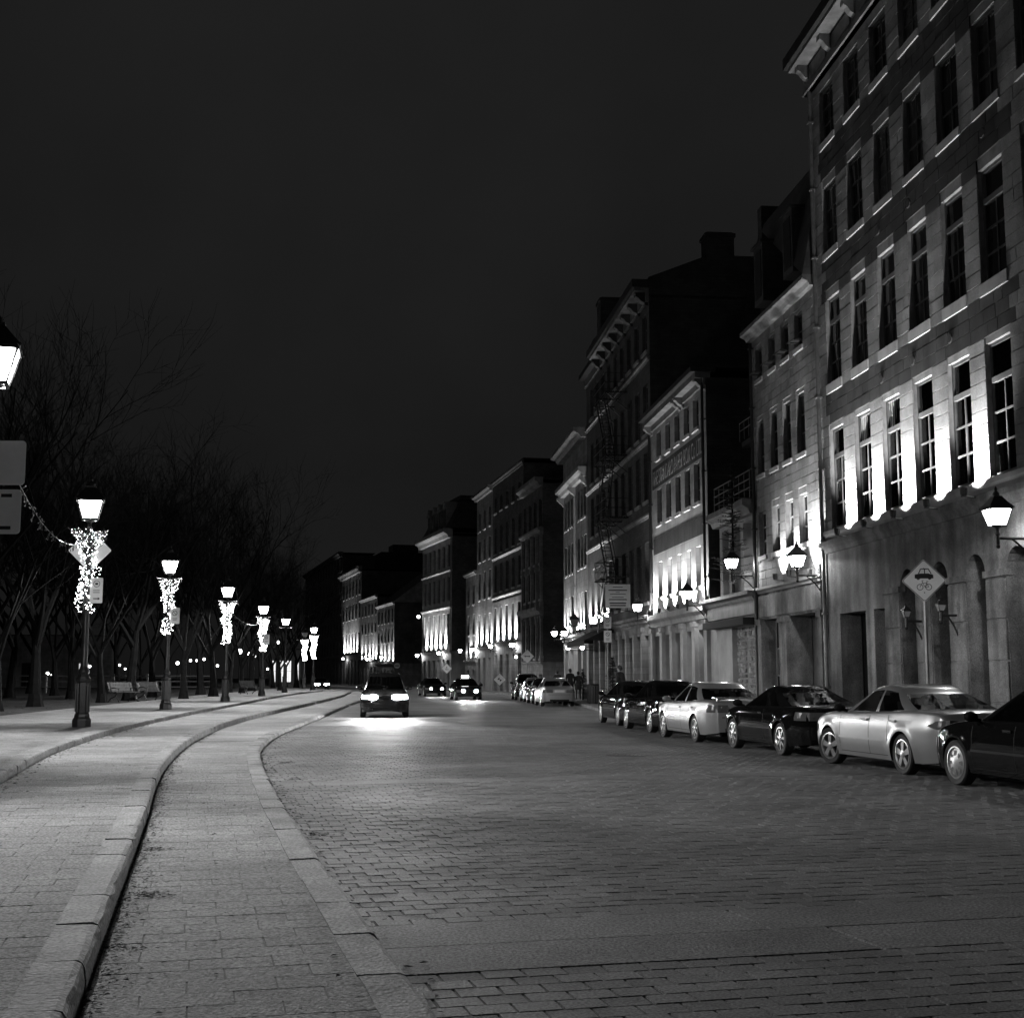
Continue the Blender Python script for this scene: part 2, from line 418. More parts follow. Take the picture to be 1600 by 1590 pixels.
# road pavers, running bond, with three transverse slab bands
BANDS = [(7.025, 8.425, 2), (19.275, 19.975, 1), (34.675, 35.2, 1)]
ROW, LEN, J = .175, .225, .0075
items = []; slabs = []
nrow = int(60/ROW)
edge_l, edge_r = offset(K1, .05), offset(KR, -.05)
for i in range(nrow):
    b = 3.0 + i*ROW
    if any(lo + .02 < b + ROW and b < hi - .02 for lo, hi, k in BANDS): continue
    sh = (i % 2)*LEN/2 + R.uniform(-.02, .02)
    # a-range for this row from the kerb lines
    for k in range(-90, 90):
        a = k*LEN + sh
        ac, bc = a + LEN/2, b + ROW/2
        x, y = QY*ac + QX*bc, -QX*ac + QY*bc
        if y < 3.6 or y > MARCH - .1: continue
        if x < interp(edge_l, y) - .1 or x > interp(edge_r, y) + .1: continue
        c = []
        for da, db in ((J/2, J/2), (LEN-J/2, J/2), (LEN-J/2, ROW-J/2), (J/2, ROW-J/2)):
            aa = a + da + R.uniform(-.003,.003); bb = b + db + R.uniform(-.003,.003)
            c.append((QY*aa + QX*bb, -QX*aa + QY*bb))
        items.append((x*x + y*y, c))
pieces('paver', items, road, 'paver', -.03, lambda: R.uniform(-.0025, .002), ins=.004)
for lo, hi, k in BANDS:
    w = (hi - lo)/k
    for r in range(k):
        a = -8 + R.uniform(0, 1)
        while a < 20:
            l = R.uniform(2.6, 3.4); b0 = lo + r*w
            x, y = QY*(a+l/2) + QX*(b0+w/2), -QX*(a+l/2) + QY*(b0+w/2)
            if y > 2 and interp(edge_l, y) - 1.3 < x < interp(edge_r, y) + 1.2:
                # trim the slab to the kerbs
                a0, a1 = a, a + l
                while a0 < a1 and QY*a0 + QX*b0 < interp(edge_l, -QX*a0 + QY*b0) - .1: a0 += .05
                while a1 > a0 and QY*a1 + QX*b0 > interp(edge_r, -QX*a1 + QY*b0) + .1: a1 -= .05
                if a1 - a0 > .3:
                    c = [(QY*aa + QX*bb, -QX*aa + QY*bb) for aa, bb in ((a0+.008,b0+.007),(a1-.008,b0+.007),(a1-.008,b0+w-.007),(a0+.008,b0+w-.007))]
                    mb = MB(); cx = sum(p[0] for p in c)/4; cy_ = sum(p[1] for p in c)/4
                    frustum(mb, [(p[0]-cx, p[1]-cy_) for p in c], -.03, R.uniform(0, .004), .006); mb.build('slab', 'slab', road, (cx, cy_, 0))
            a += l
# two iron gratings and a manhole in the carriageway
g = MB(); g.box((-.42,-.22,.001),(.42,.22,.006)); g.mi = 1
for i in range(10): g.box((-.38+i*.08,-.18,.006),(-.35+i*.08,.18,.012))
gr = g.build('drain_grate', ['sign_black','iron_worn'], None, (2.25, 26.3, 0)); gr.rotation_euler = (0,0,-.2)
gr['label'] = 'slotted iron drain grate flush in the paved roadway'; gr['category'] = 'drain grate'

# cycle path: two paver lanes separated by a kerb step
def lane(name, La, Lb, z, y_end, label_far):
    """La right edge, Lb left edge"""
    m = MB(); strip(m, Lb, La, z - .004, -1.4, y_end); m.mi = 1; strip(m, Lb, La, z, y_end, 285)
    o = struct(m.build(name, ['lane_mortar', 'lane_far']))
    st = resample(La, .25); it = []
    for i, (p, q) in enumerate(zip(st, st[1:])):
        if p.y < 3.2 or q.y > y_end: continue
        t = (q - p).normalized(); n = Vector((-t.y, t.x))
        def across(P):
            yy = P.y
            for _ in range(4):
                o2 = Vector((interp(Lb, yy), yy)); yy -= (o2 - P).dot(t)/max(t.y, .3)
            return Vector((interp(Lb, yy), yy))
        P2, Q2 = across(p), across(q); wid = (P2 - p).length
        cuts = [0]; w = .2 + .21*(i % 2) + R.uniform(-.03, .03)
        while w < wid - .12: cuts.append(w); w += .42
        cuts.append(wid)
        for c0, c1 in zip(cuts, cuts[1:]):
            e = .0022
            f = lambda s, tt: (p.lerp(P2, s/wid)).lerp(q.lerp(Q2, s/wid), tt)
            c = [f(c0+e, .009), f(c0+e, .991), f(c1-e, .991), f(c1-e, .009)]
            c = [(v.x + R.uniform(-.002,.002), v.y) for v in c]
            c.reverse()
            a = sum(c[k][0]*c[(k+1)%4][1] - c[(k+1)%4][0]*c[k][1] for k in range(4))
            if a < 0: c.reverse()
            it.append((c[0][0]**2 + c[0][1]**2, c))
    pieces('paver', it, o, 'lane', z - .02, lambda: z + R.uniform(-.0015, .001), ins=.002)
    return o
lane('cycle_path', offset(K1, .24), offset(K2, -.02), Z_LANE, 30, '')
lane('cycle_path', offset(K2, .22), offset(K3, -.02), Z_MID, 30, '')

def kerb(line, sgn, w, z0, z1, y0, y1, step, name='kerb'):
    """stones along a line; sgn=+1: stone body lies left of the line, exposed face on the right"""
    root = struct(link(name, None)); st = [p for p in resample(line, step/4) if y0 <= p.y <= y1]
    for i in range(0, len(st) - 4, 4):
        seg = st[i:i+5]; mb = MB(); o = seg[0]; rows = []
        jl = .008; dz = R.uniform(-.005, .005); df = R.uniform(-.006, .006)
        for k, p in enumerate(seg):
            t = (seg[min(k+1,4)] - seg[max(k-1,0)]).normalized(); n = Vector((-t.y, t.x))*sgn
            q = p + t*(jl if k == 0 else (-jl if k == 4 else 0)) + n*df
            pr = [(0, z0), (-.004, (z0+z1)/2), (.004, z1-.035), (.014, z1-.012), (.045, z1), (w, z1), (w, z0)]
            base = len(mb.v)
            jr = R.uniform(-.005,.005)
            for d, z in pr: d2 = d + (jr + R.uniform(-.004,.004) if 0 < d < .1 else 0); mb.v.append((q.x + n.x*d2 - o.x, q.y + n.y*d2 - o.y, z + dz*(z > z0 + .03) + (R.uniform(-.004,.002) if z > z1-.04 else 0)))
            rows.append(base)
        for ra, rb in zip(rows, rows[1:]):
            for j in range(6):
                f = (ra+j, rb+j, rb+j+1, ra+j+1); mb.f.append(f if sgn < 0 else f[::-1]); mb.m.append(0)
        mb.f.append(tuple(rows[0]+j for j in range(7))); mb.m.append(0); mb.f.append(tuple(rows[-1]+j for j in reversed(range(7)))); mb.m.append(0)
        mb.build('kerb_stone', 'kerb', root, (o.x, o.y, 0))
    return root
kerb(K1, 1, .25, -.05, .105, 2.5, 70, 1.05); kerb(K1, 1, .25, -.05, .105, 70, 280, 3.0)
kerb(K2, 1, .23, .05, .236, 2.5, 70, .95); kerb(K2, 1, .30, .05, .236, 70, 280, 3.0)
kerb(K3, 1, .30, .15, .345, 10, 75, 1.05); kerb(K3, 1, .30, .15, .345, 75, 280, 3.0)
kerb(KR, -1, .25, -.05, .138, 8, 280, 1.6)

PARK_EDGE = offset(K3, 5.2)
m = MB(); strip(m, PARK_EDGE, offset(K3, .28), Z_PARK, -1.4, 280)
struct(m.build('pavement', 'side_pave'))
m = MB(); strip(m, offset(KR, -.24), [(x+1.2, y) for x, y in FACE], Z_WALK, -1.4, 280)
struct(m.build('pavement', 'side_pave'))
m = MB(); strip(m, [(-400,-2),(-400,400)], PARK_EDGE, Z_PARK - .02, -1.4, 280, 4)
struct(m.build('park_ground', 'soil'))

# dry leaves and dirt along the kerb feet
def litter(spots, name, label, zz):
    mb = MB()
    for x, y, s in spots:
        a = R.uniform(0, 6.28); c, d = math.cos(a)*s, math.sin(a)*s; t1, t2 = R.uniform(.05,.4)*s, R.uniform(.05,.4)*s
        z = zz + R.uniform(.002, .012)
        mb.quad((x-c, y-d, z), (x+d*.5, y-c*.5, z+t1), (x+c, y+d, z+.3*t2), (x-d*.5, y+c*.5, z+t2))
    return mb.build(name, 'leaf_dry', None, kind='stuff', label=label, category='leaves')
sp = []
for p in resample(K2, .02):
    if 4.5 < p.y < 34:
        den = 1.0 if p.y < 22 else .5
        for _ in range(3):
            if R.random() < den: sp.append((p.x + .01 + abs(R.gauss(0, .055 + .05*math.sin(p.y*2.1)**2)), p.y + R.uniform(-.02,.02), R.uniform(.008, .02)))
for cx, cy_, n, s in ((-2.5, 9.05, 130, .07), (-3.1, 11.4, 60, .05), (-2.15,7.3,40,.05)):
    for _ in range(n): sp.append((cx + R.gauss(.08, s*1.3), cy_ + R.gauss(0, s), R.uniform(.008, .022)))
litter(sp, 'leaf_litter', 'dark leaf litter along the foot of the middle kerb', Z_LANE)
sp = [(p.x + .02 + abs(R.gauss(0, .12)), p.y, R.uniform(.012,.035)) for p in resample(K1, .04) if 5.5 < p.y < 40 and R.random() < (.25 if p.y < 14 else .7)]
for cx, cy_, n in ((-2.0, 13.2, 60), (-3.4,20.2,40), (-4.2,24,60)):
    for _ in range(n): sp.append((cx + abs(R.gauss(.1,.12)), cy_ + R.gauss(0,.12), R.uniform(.012,.03)))
litter(sp, 'leaf_litter', 'dry leaves gathered in the road gutter beside the right kerb of the cycle path', .0)
sp = [(p.x + .02 + abs(R.gauss(0, .14)), p.y, R.uniform(.015,.035)) for p in resample(K3, .05) if 12 < p.y < 45 and R.random() < .6]
litter(sp, 'leaf_litter', 'pale dry leaves along the foot of the park side kerb', Z_MID)
sp = []
for _ in range(150):
    y = 5.5 + 20*R.random()**1.6; x = interp(K1, y) - .3 - R.random()*(1.15); sp.append((x, y, R.uniform(.008,.024)))
for _ in range(60):
    y = 6 + 14*R.random(); x = interp(K2, y) - .35 - R.random()*1.5; sp.append((x, y, R.uniform(.01,.028)))
litter(sp[:150], 'leaf_litter', 'scattered leaf scraps lying on the right lane of the cycle path', Z_LANE)
litter(sp[150:], 'leaf_litter', 'scattered leaf scraps lying on the left lane of the cycle path', Z_MID)
sp = [(-4 - 40*R.random(), 25 + 60*R.random(), R.uniform(.03,.07)) for _ in range(2500)]
sp = [(x, y, s) for x, y, s in sp if x < interp(PARK_EDGE, y) + .6]
litter(sp, 'leaf_litter', 'fallen leaves strewn over the dark park ground under the trees', Z_PARK - .02)

# ================================================================== buildings
FR = {}
def building(name, label, P0, P1, category='building'):
    dx, dy = P1[0]-P0[0], P1[1]-P0[1]; l = math.hypot(dx, dy)
    o = thing(name, label, category, (P0[0], P0[1], 0), math.atan2(dy, dx))
    FR[o.name] = (P0[0], P0[1], dx/l, dy/l); return o, l
def to_world(root, x, y, z):
    a = FR[root.name]; return (a[0] + a[2]*x - a[3]*y, a[1] + a[3]*x + a[2]*y, z)
def arch_pts(x0, x1, z1, n=8, seg=1.0):
    r = (x1-x0)/2; cx = (x0+x1)/2; return [(cx + r*math.cos(PI - PI*k/n), z1 - r*seg + r*seg*math.sin(PI - PI*k/n)) for k in range(n+1)]
def wall_mesh(W0, W1, Z0, Z1, ops, D, rev=.28, y=0.0, front=True):
    mb = MB(); xs = sorted({W0, W1, *[o['x0'] for o in ops], *[o['x1'] for o in ops]}); zs = sorted({Z0, Z1, *[o['z0'] for o in ops], *[o['z1'] for o in ops]})
    for a, b in zip(xs, xs[1:]):
        for c, d in zip(zs, zs[1:]):
            mx, mz = (a+b)/2, (c+d)/2
            if any(o['x0'] < mx < o['x1'] and o['z0'] < mz < o['z1'] for o in ops): continue
            mb.quad((b,y,c),(a,y,c),(a,y,d),(b,y,d))
    for o in ops:
        a, b, c, d = o['x0'], o['x1'], o['z0'], o['z1']; r = o.get('rev', rev)
        if o.get('arch'):
            pts = arch_pts(a, b, d); sp = pts[0][1]
            for (p, q) in zip(pts, pts[1:]):
                mb.quad((p[0],y,p[1]),(q[0],y,q[1]),(q[0],y,d),(p[0],y,d)); mb.quad((p[0],y,p[1]),(p[0],y-r,p[1]),(q[0],y-r,q[1]),(q[0],y,q[1]))
            mb.quad((a,y,c),(a,y-r,c),(a,y-r,sp),(a,y,sp)); mb.quad((b,y,c),(b,y,sp),(b,y-r,sp),(b,y-r,c))
        else:
            mb.quad((a,y,c),(a,y-r,c),(a,y-r,d),(a,y,d)); mb.quad((b,y,c),(b,y,d),(b,y-r,d),(b,y-r,c)); mb.quad((a,y,d),(a,y-r,d),(b,y-r,d),(b,y,d))
        mb.quad((a,y,c),(b,y,c),(b,y-r,c),(a,y-r,c))
    if D:
        mb.mi = 1
        for x in (W0, W1): mb.quad((x,y,Z0),(x,y-D,Z0),(x,y-D,Z1),(x,y,Z1))
        mb.quad((W0,y-D,Z0),(W1,y-D,Z0),(W1,y-D,Z1),(W0,y-D,Z1))
    return mb
WCACHE = {}
def window(root, o, style='C4', fm='frame_paint', pm='pane_dark', rev=.28, curtain=False):
    if pm == 'pane_dark': pm = R.choice(['pane_dark','pane_dark','pane_dark','pane_dark_b','pane_dark_b','pane_dark_c'])
    w, h = round(o['x1']-o['x0'], 3), round(o['z1']-o['z0'], 3); key = (w, h, style, fm, pm)
    if key not in WCACHE:
        mb = MB(); b = min(.07, w*.1); t = min(.045, w*.06)
        mb.box((0,-.07,0),(b,0,h)); mb.box((w-b,-.07,0),(w,0,h)); mb.box((b,-.07,0),(w-b,0,b)); mb.box((b,-.07,h-b),(w-b,0,h))
        cells = []
        def grid(x0, x1, z0, z1, nc, nr):
            cw, ch = (x1-x0)/nc, (z1-z0)/nr
            for i in range(1, nc): mb.box((x0+i*cw-t/2,-.055,z0),(x0+i*cw+t/2,-.012,z1))
            for j in range(1, nr): mb.box((x0,-.052,z0+j*ch-t/2),(x1,-.015,z0+j*ch+t/2))
            for i in range(nc):
                for j in range(nr): cells.append((x0+i*cw+.012, x0+(i+1)*cw-.012, z0+j*ch+.012, z0+(j+1)*ch-.012))
        if style == 'A':
            zt = h*.72; mb.box((b,-.075,zt-.06),(w-b,.02,zt+.06)); grid(b, w-b, b, zt-.06, 2, 3); grid(b, w-b, zt+.06, h-b, 1, 1)
        elif style == 'C4': grid(b, w-b, b, h-b, 2, 2)
        elif style == 'C6': grid(b, w-b, b, h-b, 2, 3)
        elif style == 'S': grid(b, w-b, b, h-b, 1, 2)
        else: grid(b, w-b, b, h-b, 1, 1)
        ps = []
        for c in cells:
            q = MB(); q.box((0,-.006,0),(c[1]-c[0],0,c[3]-c[2])); ps.append((q.mesh('pane', pm), (c[0], -.03, c[2])))
        WCACHE[key] = (mb.mesh('window', fm), ps)
    fme, ps = WCACHE[key]
    f = link('window', fme, root, (o['x0'], -o.get('rev', rev), o['z0']))
    for me, l in ps: link('pane', me, f, l, (R.uniform(-.02,.02), 0, R.uniform(-.03,.03)))
    if curtain:
        q = MB(); n = 26; ww = w - .16; gap = R.uniform(.02, .16) if curtain == 1 else .3
        for s in (0, 1):
            xs = [(.08 + (ww*(.5-gap))*k/n) if s == 0 else (.08 + ww*(.5+gap) + ww*(.5-gap)*k/n) for k in range(n+1)]
            for k in range(n):
                y0, y1 = -.06 + .012*math.sin(k*.8 + s), -.06 + .012*math.sin((k+1)*.8 + s)
                q.quad((xs[k],y0,.05),(xs[k+1],y1,.05),(xs[k+1],y1,h-.06),(xs[k],y0,h-.06))
        c = link('curtain', q.mesh('curtain', 'curtain', True), f)
    return f
def sill(root, o, mat='stone_pale', h=.16, out=.09, ex=.07):
    key = ('sill', round(o['x1']-o['x0'],3), h, out, ex, mat)
    if key not in WCACHE:
        mb = MB(); w = o['x1']-o['x0']; mb.box((-ex,-.2,-h),(w+ex,out,0)); WCACHE[key] = mb.mesh('sill', mat)
    return link('sill', WCACHE[key], root, (o['x0'], 0, o['z0'] + .002))
def lintel(root, o, mat='stone_pale', h=.3, out=.045, ex=.12):
    key = ('lintel', round(o['x1']-o['x0'],3), h, out, ex, mat)
    if key not in WCACHE:
        mb = MB(); w = o['x1']-o['x0']; mb.box((-ex,-.1,0),(w+ex,out,h)); WCACHE[key] = mb.mesh('lintel', mat)
    return link('lintel', WCACHE[key], root, (o['x0'], 0, o['z1'] + .002))
def stones(root, x0, x1, rows, ops, blen, face, matf, cap=300, back=-.01, jx=.016, name='stone', ins=.01, jit=0.0):
    """rows: list of (z0, z1). Courses of blocks around the openings; nearest ones single objects"""
    a = FR[root.name]; lst = []
    for i, (c, d) in enumerate(rows):
        free = [(x0, x1)]
        for o in ops:
            if o['z0'] < d - .03 and o['z1'] > c + .03:
                nf = []
                for p, q in free:
                    if o['x1'] <= p or o['x0'] >= q: nf.append((p, q)); continue
                    if o['x0'] > p: nf.append((p, o['x0']))
                    if o['x1'] < q: nf.append((o['x1'], q))
                free = nf
        for p, q in free:
            if q - p < .05: continue
            n = max(1, round((q-p)/(blen*R.uniform(.8, 1.2))))
            cuts = [p] + sorted(p + (q-p)*(k + R.uniform(-.22,.22) + (.25 if i % 2 else -.25)*(n > 1)*.6)/n for k in range(1, n)) + [q]
            for u, v in zip(cuts, cuts[1:]):
                if v - u > .04: lst.append((u, v, c, d))
    def key(b):
        x = (b[0]+b[1])/2; wx, wy = a[0]+a[2]*x, a[1]+a[3]*x
        return math.hypot(wx, wy) if in_view(wx, wy, (b[2]+b[3])/2) else 1e6
    lst.sort(key=lambda b: key(b) + .35*b[2])
    rest = {}
    for i, (u, v, c, d) in enumerate(lst):
        f = face + R.uniform(-.003, .003); g = jx/2; mat = matf((u+v)/2, (c+d)/2)
        pts = lambda mb, ox, oz: blk(mb, u+g-ox, v-g-ox, c+g-oz, d-g-oz, back, f, ins, jit)
        if i < cap and key((u, v, c, d)) < 1e5:
            mb = MB(); pts(mb, u, c); mb.build(name, mat, root, (u, 0, c))
        else: pts(rest.setdefault(mat, MB()), 0, 0)
    for mat, mb in rest.items(): mb.build(name + '_courses', mat, root, kind='stuff')
def blk(mb, u, v, c, d, y0, y1, ins, jit=0.0):
    n = len(mb.v); i = ins
    if jit:
        g = lambda: R.uniform(-jit, jit*.3)
        mb.v += [(u,y0,c),(v,y0,c),(v,y0,d),(u,y0,d),(u+i-g(),y1+g()*.5,c+i-g()),(v-i+g(),y1+g()*.5,c+i-g()),(v-i+g(),y1+g()*.5,d-i+g()),(u+i-g(),y1+g()*.5,d-i+g())]
        mb.f += [(n+4,n+7,n+6,n+5),(n,n+4,n+5,n+1),(n+1,n+5,n+6,n+2),(n+2,n+6,n+7,n+3),(n+3,n+7,n+4,n)]; mb.m += [mb.mi]*5; return
    mb.v += [(u,y0,c),(v,y0,c),(v,y0,d),(u,y0,d),(u+i,y1,c+i),(v-i,y1,c+i),(v-i,y1,d-i),(u+i,y1,d-i)]
    mb.f += [(n+4,n+7,n+6,n+5),(n,n+4,n+5,n+1),(n+1,n+5,n+6,n+2),(n+2,n+6,n+7,n+3),(n+3,n+7,n+4,n)]; mb.m += [mb.mi]*5
def ledge(root, name, W0, W1, z0, z1, out, mat, y=-.05):
    mb = MB(); h = z1 - z0
    prof = [(y, z0), (out*.45, z0), (out*.6, z0+h*.35), (out*.95, z0+h*.55), (out, z0+h*.6), (out, z1), (y, z1)]
    n = len(mb.v); k = len(prof)
    mb.v += [(W0, a, b) for a, b in prof] + [(W1, a, b) for a, b in prof]
    for i in range(k):
        j = (i+1) % k; mb.f.append((n+i, n+j, n+k+j, n+k+i)); mb.m.append(0)
    mb.f.append(tuple(n+i for i in reversed(range(k)))); mb.m.append(0); mb.f.append(tuple(n+k+i for i in range(k))); mb.m.append(0)
    return mb.build(name, mat, root)
def flat_roof(root, W0, W1, D, z, mat='roof_dark', over=.0):
    mb = MB(); mb.box((W0-.03,-D-.03,z),(W1+.03,over,z+.12)); return mb.build('roof', mat, root)
def brackets(root, xs, z, mat, w=.16, out=.55, h=.5):
    prof = [(0,0),(0,h),(out,h),(out,h*.72),(out*.8,h*.62),(out*.6,h*.38),(out*.25,h*.2),(out*.16,0)]
    mb = MB(); n = len(prof)
    mb.v += [(-w/2,a,b) for a,b in prof] + [(w/2,a,b) for a,b in prof]
    mb.f.append(tuple(range(n))); mb.f.append(tuple(n+i for i in reversed(range(n)))); mb.m += [0,0]
    for i in range(n):
        j=(i+1)%n; mb.f.append((i,n+i,n+j,j)); mb.m.append(0)
    me = mb.mesh('bracket', mat)
    for x in xs: link('bracket', me, root, (x, .0, z))
def text_mesh(body, size, extrude=.002, shear=0):
    cu = bpy.data.curves.new('lettering', 'FONT'); cu.body = body; cu.size = size; cu.extrude = extrude; cu.align_x = 'LEFT'
    o = bpy.data.objects.new('lettering', cu); COL.objects.link(o)
    dg = bpy.context.evaluated_depsgraph_get(); me = bpy.data.meshes.new_from_object(o.evaluated_get(dg))
    bpy.data.objects.remove(o); return me
def chimney(root, x0, x1, y0, y1, z0, z1, mat='brick_dark'):
    mb = MB(); mb.box((x0,y0,z0),(x1,y1,z1-.25)); mb.box((x0-.07,y0-.07,z1-.25),(x1+.07,y1+.07,z1-.08)); mb.box((x0+.05,y0+.05,z1-.08),(x1-.05,y1-.05,z1)); return mb.build('chimney', mat, root)
def downpipe(root, x, z0, z1, mat='galv', r=.06, out=.12):
    mb = MB(); mb.tube([(x,out,z0),(x,out,z1)], r, 8)
    z = z0 + 1
    while z < z1: mb.box((x-r-.02,-.03,z),(x+r+.02,out+r+.015,z+.05)); z += 2.1
    return mb.build('drainpipe', mat, root, smooth=True)

UP = []
def uplight(root, where, x, z, power=1.0, out=.34, ang=112, tilt=.85, ordn=None):
    n = len([u for u in UP if u[0] == where]); UP.append((where,))
    a = FR[root.name]; p = to_world(root, x, out, z)
    lab = 'small lit floodlight on the ledge of %s, %s from the near end' % (where, ORD[n])
    t = thing('floodlight', lab, 'floodlight', p, math.atan2(a[3], a[2]), 'facade floodlights')
    if 'h' not in WCACHE:
        mb = MB(); mb.lathe([(.03,-.16),(.075,-.12),(.085,.0),(.085,.03),(.07,.03),(.065,-.02)], 10); WCACHE['h'] = mb.mesh('housing', 'iron', True)
        mb = MB(); mb.box((-.1,-.02,-.17),(.1,.02,-.14)); mb.box((-.10,-.02,-.17),(-.085,.02,0)); mb.box((.085,-.02,-.17),(.10,.02,0)); mb.tube([(0,0,-.16),(0,-out+.02,-.2)], .018, 6); WCACHE['hb'] = mb.mesh('mounting_arm', 'iron')
    link('housing', WCACHE['h'], t); link('mounting_arm', WCACHE['hb'], t)
    ld = bpy.data.lights.new('floodlight_beam', 'SPOT'); ld.energy = P_UP*power*R.uniform(.72, 1.2); ld.spot_size = math.radians(ang); ld.spot_blend = 1.0; ld.shadow_soft_size = .06
    lo = link('floodlight_beam', ld, t, (0,0,.05)); lo.rotation_euler = Vector((0, -tilt, 1)).to_track_quat('-Z', 'Y').to_euler()
    return t
def door_leaf(root, o, mat='wood_dark', rev=.28, panels=3, glass=None):
    a, b, c, d = o['x0'], o['x1'], o['z0'], o['z1']; r = o.get('rev', rev); mb = MB()
    poly = [(a,c),(b,c)] + ([(p[0],p[1]) for p in reversed(arch_pts(a,b,d))] if o.get('arch') else [(b,d),(a,d)])
    mb.prism(poly, -r-.06, -r)
    f = mb.build('door', mat, root); q = MB(); w = b - a; n = 2
    hh = (d - c)*(.72 if o.get('arch') else .98)
    for i in range(n):
        for k in range(panels):
            z0 = c + .1 + k*hh/panels; q.box((a+.08+i*(w-.1)/n, -r, z0),(a+.02+(i+1)*(w-.1)/n, -r+.025, z0+hh/panels-.1))
    q.box((a,-r,c+hh-.02),(b,-r+.05,c+hh+.07))
    q.build('panel', mat, f)
    return f
def rc(cs, w, z0, z1, **k): return [dict(x0=c-w/2, x1=c+w/2, z0=z0, z1=z1, **k) for c in cs]

# ---- A: tall stone warehouse nearest the camera
A, AL = building('stone_warehouse', 'tall five storey stone warehouse with floodlit piers, nearest on the right', (10.41,24), (9.05,37.9))
AC = [12.55,10.53,8.55,6.58,4.62,2.72,.75,-1.2]
ops = []
rows_z = [(5.7,8.55),(9.85,12.37),(13.72,15.72),(17.05,18.7)]
win = [rc(AC, 1.15, a, b) for a, b in rows_z]
for w in win: ops += w
doors = [dict(x0=1.85,x1=2.79,z0=.13,z1=4.16,arch=1,rev=.5), dict(x0=3.74,x1=4.66,z0=.13,z1=4.16,arch=1,rev=.5), dict(x0=5.6,x1=6.52,z0=.85,z1=4.16,arch=1,rev=.5),
         dict(x0=7.45,x1=8.36,z0=.13,z1=4.14,arch=1,rev=.5), dict(x0=9.39,x1=10.15,z0=.13,z1=3.27,rev=.4), dict(x0=10.75,x1=12.7,z0=.13,z1=3.27,rev=.6), dict(x0=-.3,x1=.75,z0=.13,z1=4.16,arch=1,rev=.5)]
wm = wall_mesh(-2, AL, 0, 5.66, doors, 14, rev=.5, y=.03); wm.build('ground_floor_wall', 'stone_smooth', A)
wall_mesh(-2, AL, 5.66, 19.3, ops, 14, rev=.16).build('wall', 'stone_joint', A)
rows = [(5.66 + i*.303, 5.66 + (i+1)*.303) for i in range(45)]
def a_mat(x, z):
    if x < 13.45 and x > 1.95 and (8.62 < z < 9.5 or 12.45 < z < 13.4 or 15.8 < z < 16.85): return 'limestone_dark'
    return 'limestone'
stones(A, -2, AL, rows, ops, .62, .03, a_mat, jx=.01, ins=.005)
for k, w in enumerate(win):
    for i, o in enumerate(w):
        o['rev'] = .085
        f = window(A, o, 'A' if k < 2 else 'C6', 'frame_paint' if k else 'wood_grey', 'glass_clear' if k == 0 else 'pane_dark', curtain=(1 if k == 0 else False))
        if k: sill(A, o, 'stone_pale', .27 if k == 1 else .2, .07, .05)
ledge(A, 'string_course', -2, AL, 5.02, 5.36, .2, 'stone_smooth'); ledge(A, 'sill_course', -2, AL, 5.40, 5.655, .12, 'stone_pale')
m = MB(); m.box((-2,-1.3,5.5),(AL-.1,-1.2,19.2)); m.build('dark_room_sheet', 'room_dark', A)  # black sheet behind the glass, painted in place of room darkness
for d in doors: door_leaf(A, d, 'wood_dark')
# smooth ashlar joints of the ground floor as shallow separate blocks (piers)
pier = [(2.79,3.74),(4.66,5.6),(6.52,7.45),(8.36,9.39),(.75,1.85)]
for p, q in pier:
    for k in range(4):
        mb = MB(); blk(mb, p+.03, q-.03, .15 + k*.86, .15 + (k+1)*.86 - .02, .0, .06 + R.uniform(-.006,.006), .015); mb.build('pier_block', 'stone_smooth', A)
for p, q in pier:
    mb = MB(); mb.box((p-.02,-.1,3.6),(q+.02,.09,3.74)); mb.build('impost', 'stone_smooth', A)
m = MB(); m.box((-2.2,-.4,19.9),(AL+.3,.74,20.25)); m.mi = 1; m.box((-2.2,-.4,19.78),(AL+.2,.62,19.9)); m.box((-2,-.1,19.0),(AL+.1,.16,19.78)); m.box((-2,-.1,19.0),(AL+.13,.22,19.1))
m.build('cornice', ['cornice_dark','cornice_paint'], A)
brackets(A, [13.7 - i*1.97 for i in range(8)], 19.2, 'cornice_paint', .24, .5, .58)
for i in range(8): m = MB(); m.box((12.0-i*1.97,.17,19.25),(13.3-i*1.97,.2,19.68)); m.build('frieze_panel', 'cornice_paint', A)
flat_roof(A, -2, AL, 14, 20.25)
downpipe(A, AL-.25, .2, 19.0)
for x in (11.54, 9.54, 7.57, 5.6, 3.67): uplight(A, 'the tall warehouse', x, 5.5, .8, out=.46)
# iron tie anchors
for x, z in ((8.9,13.0),(6.9,13.0),(4.9,9.1),(7.0,9.1),(9.0,9.1),(2.9,13.1)):
    m = MB(); m.lathe([(.11,.045),(.13,.06),(.11,.075)], 8, (x,0,z), 'y'); m.build('tie_anchor', 'iron_worn', A)

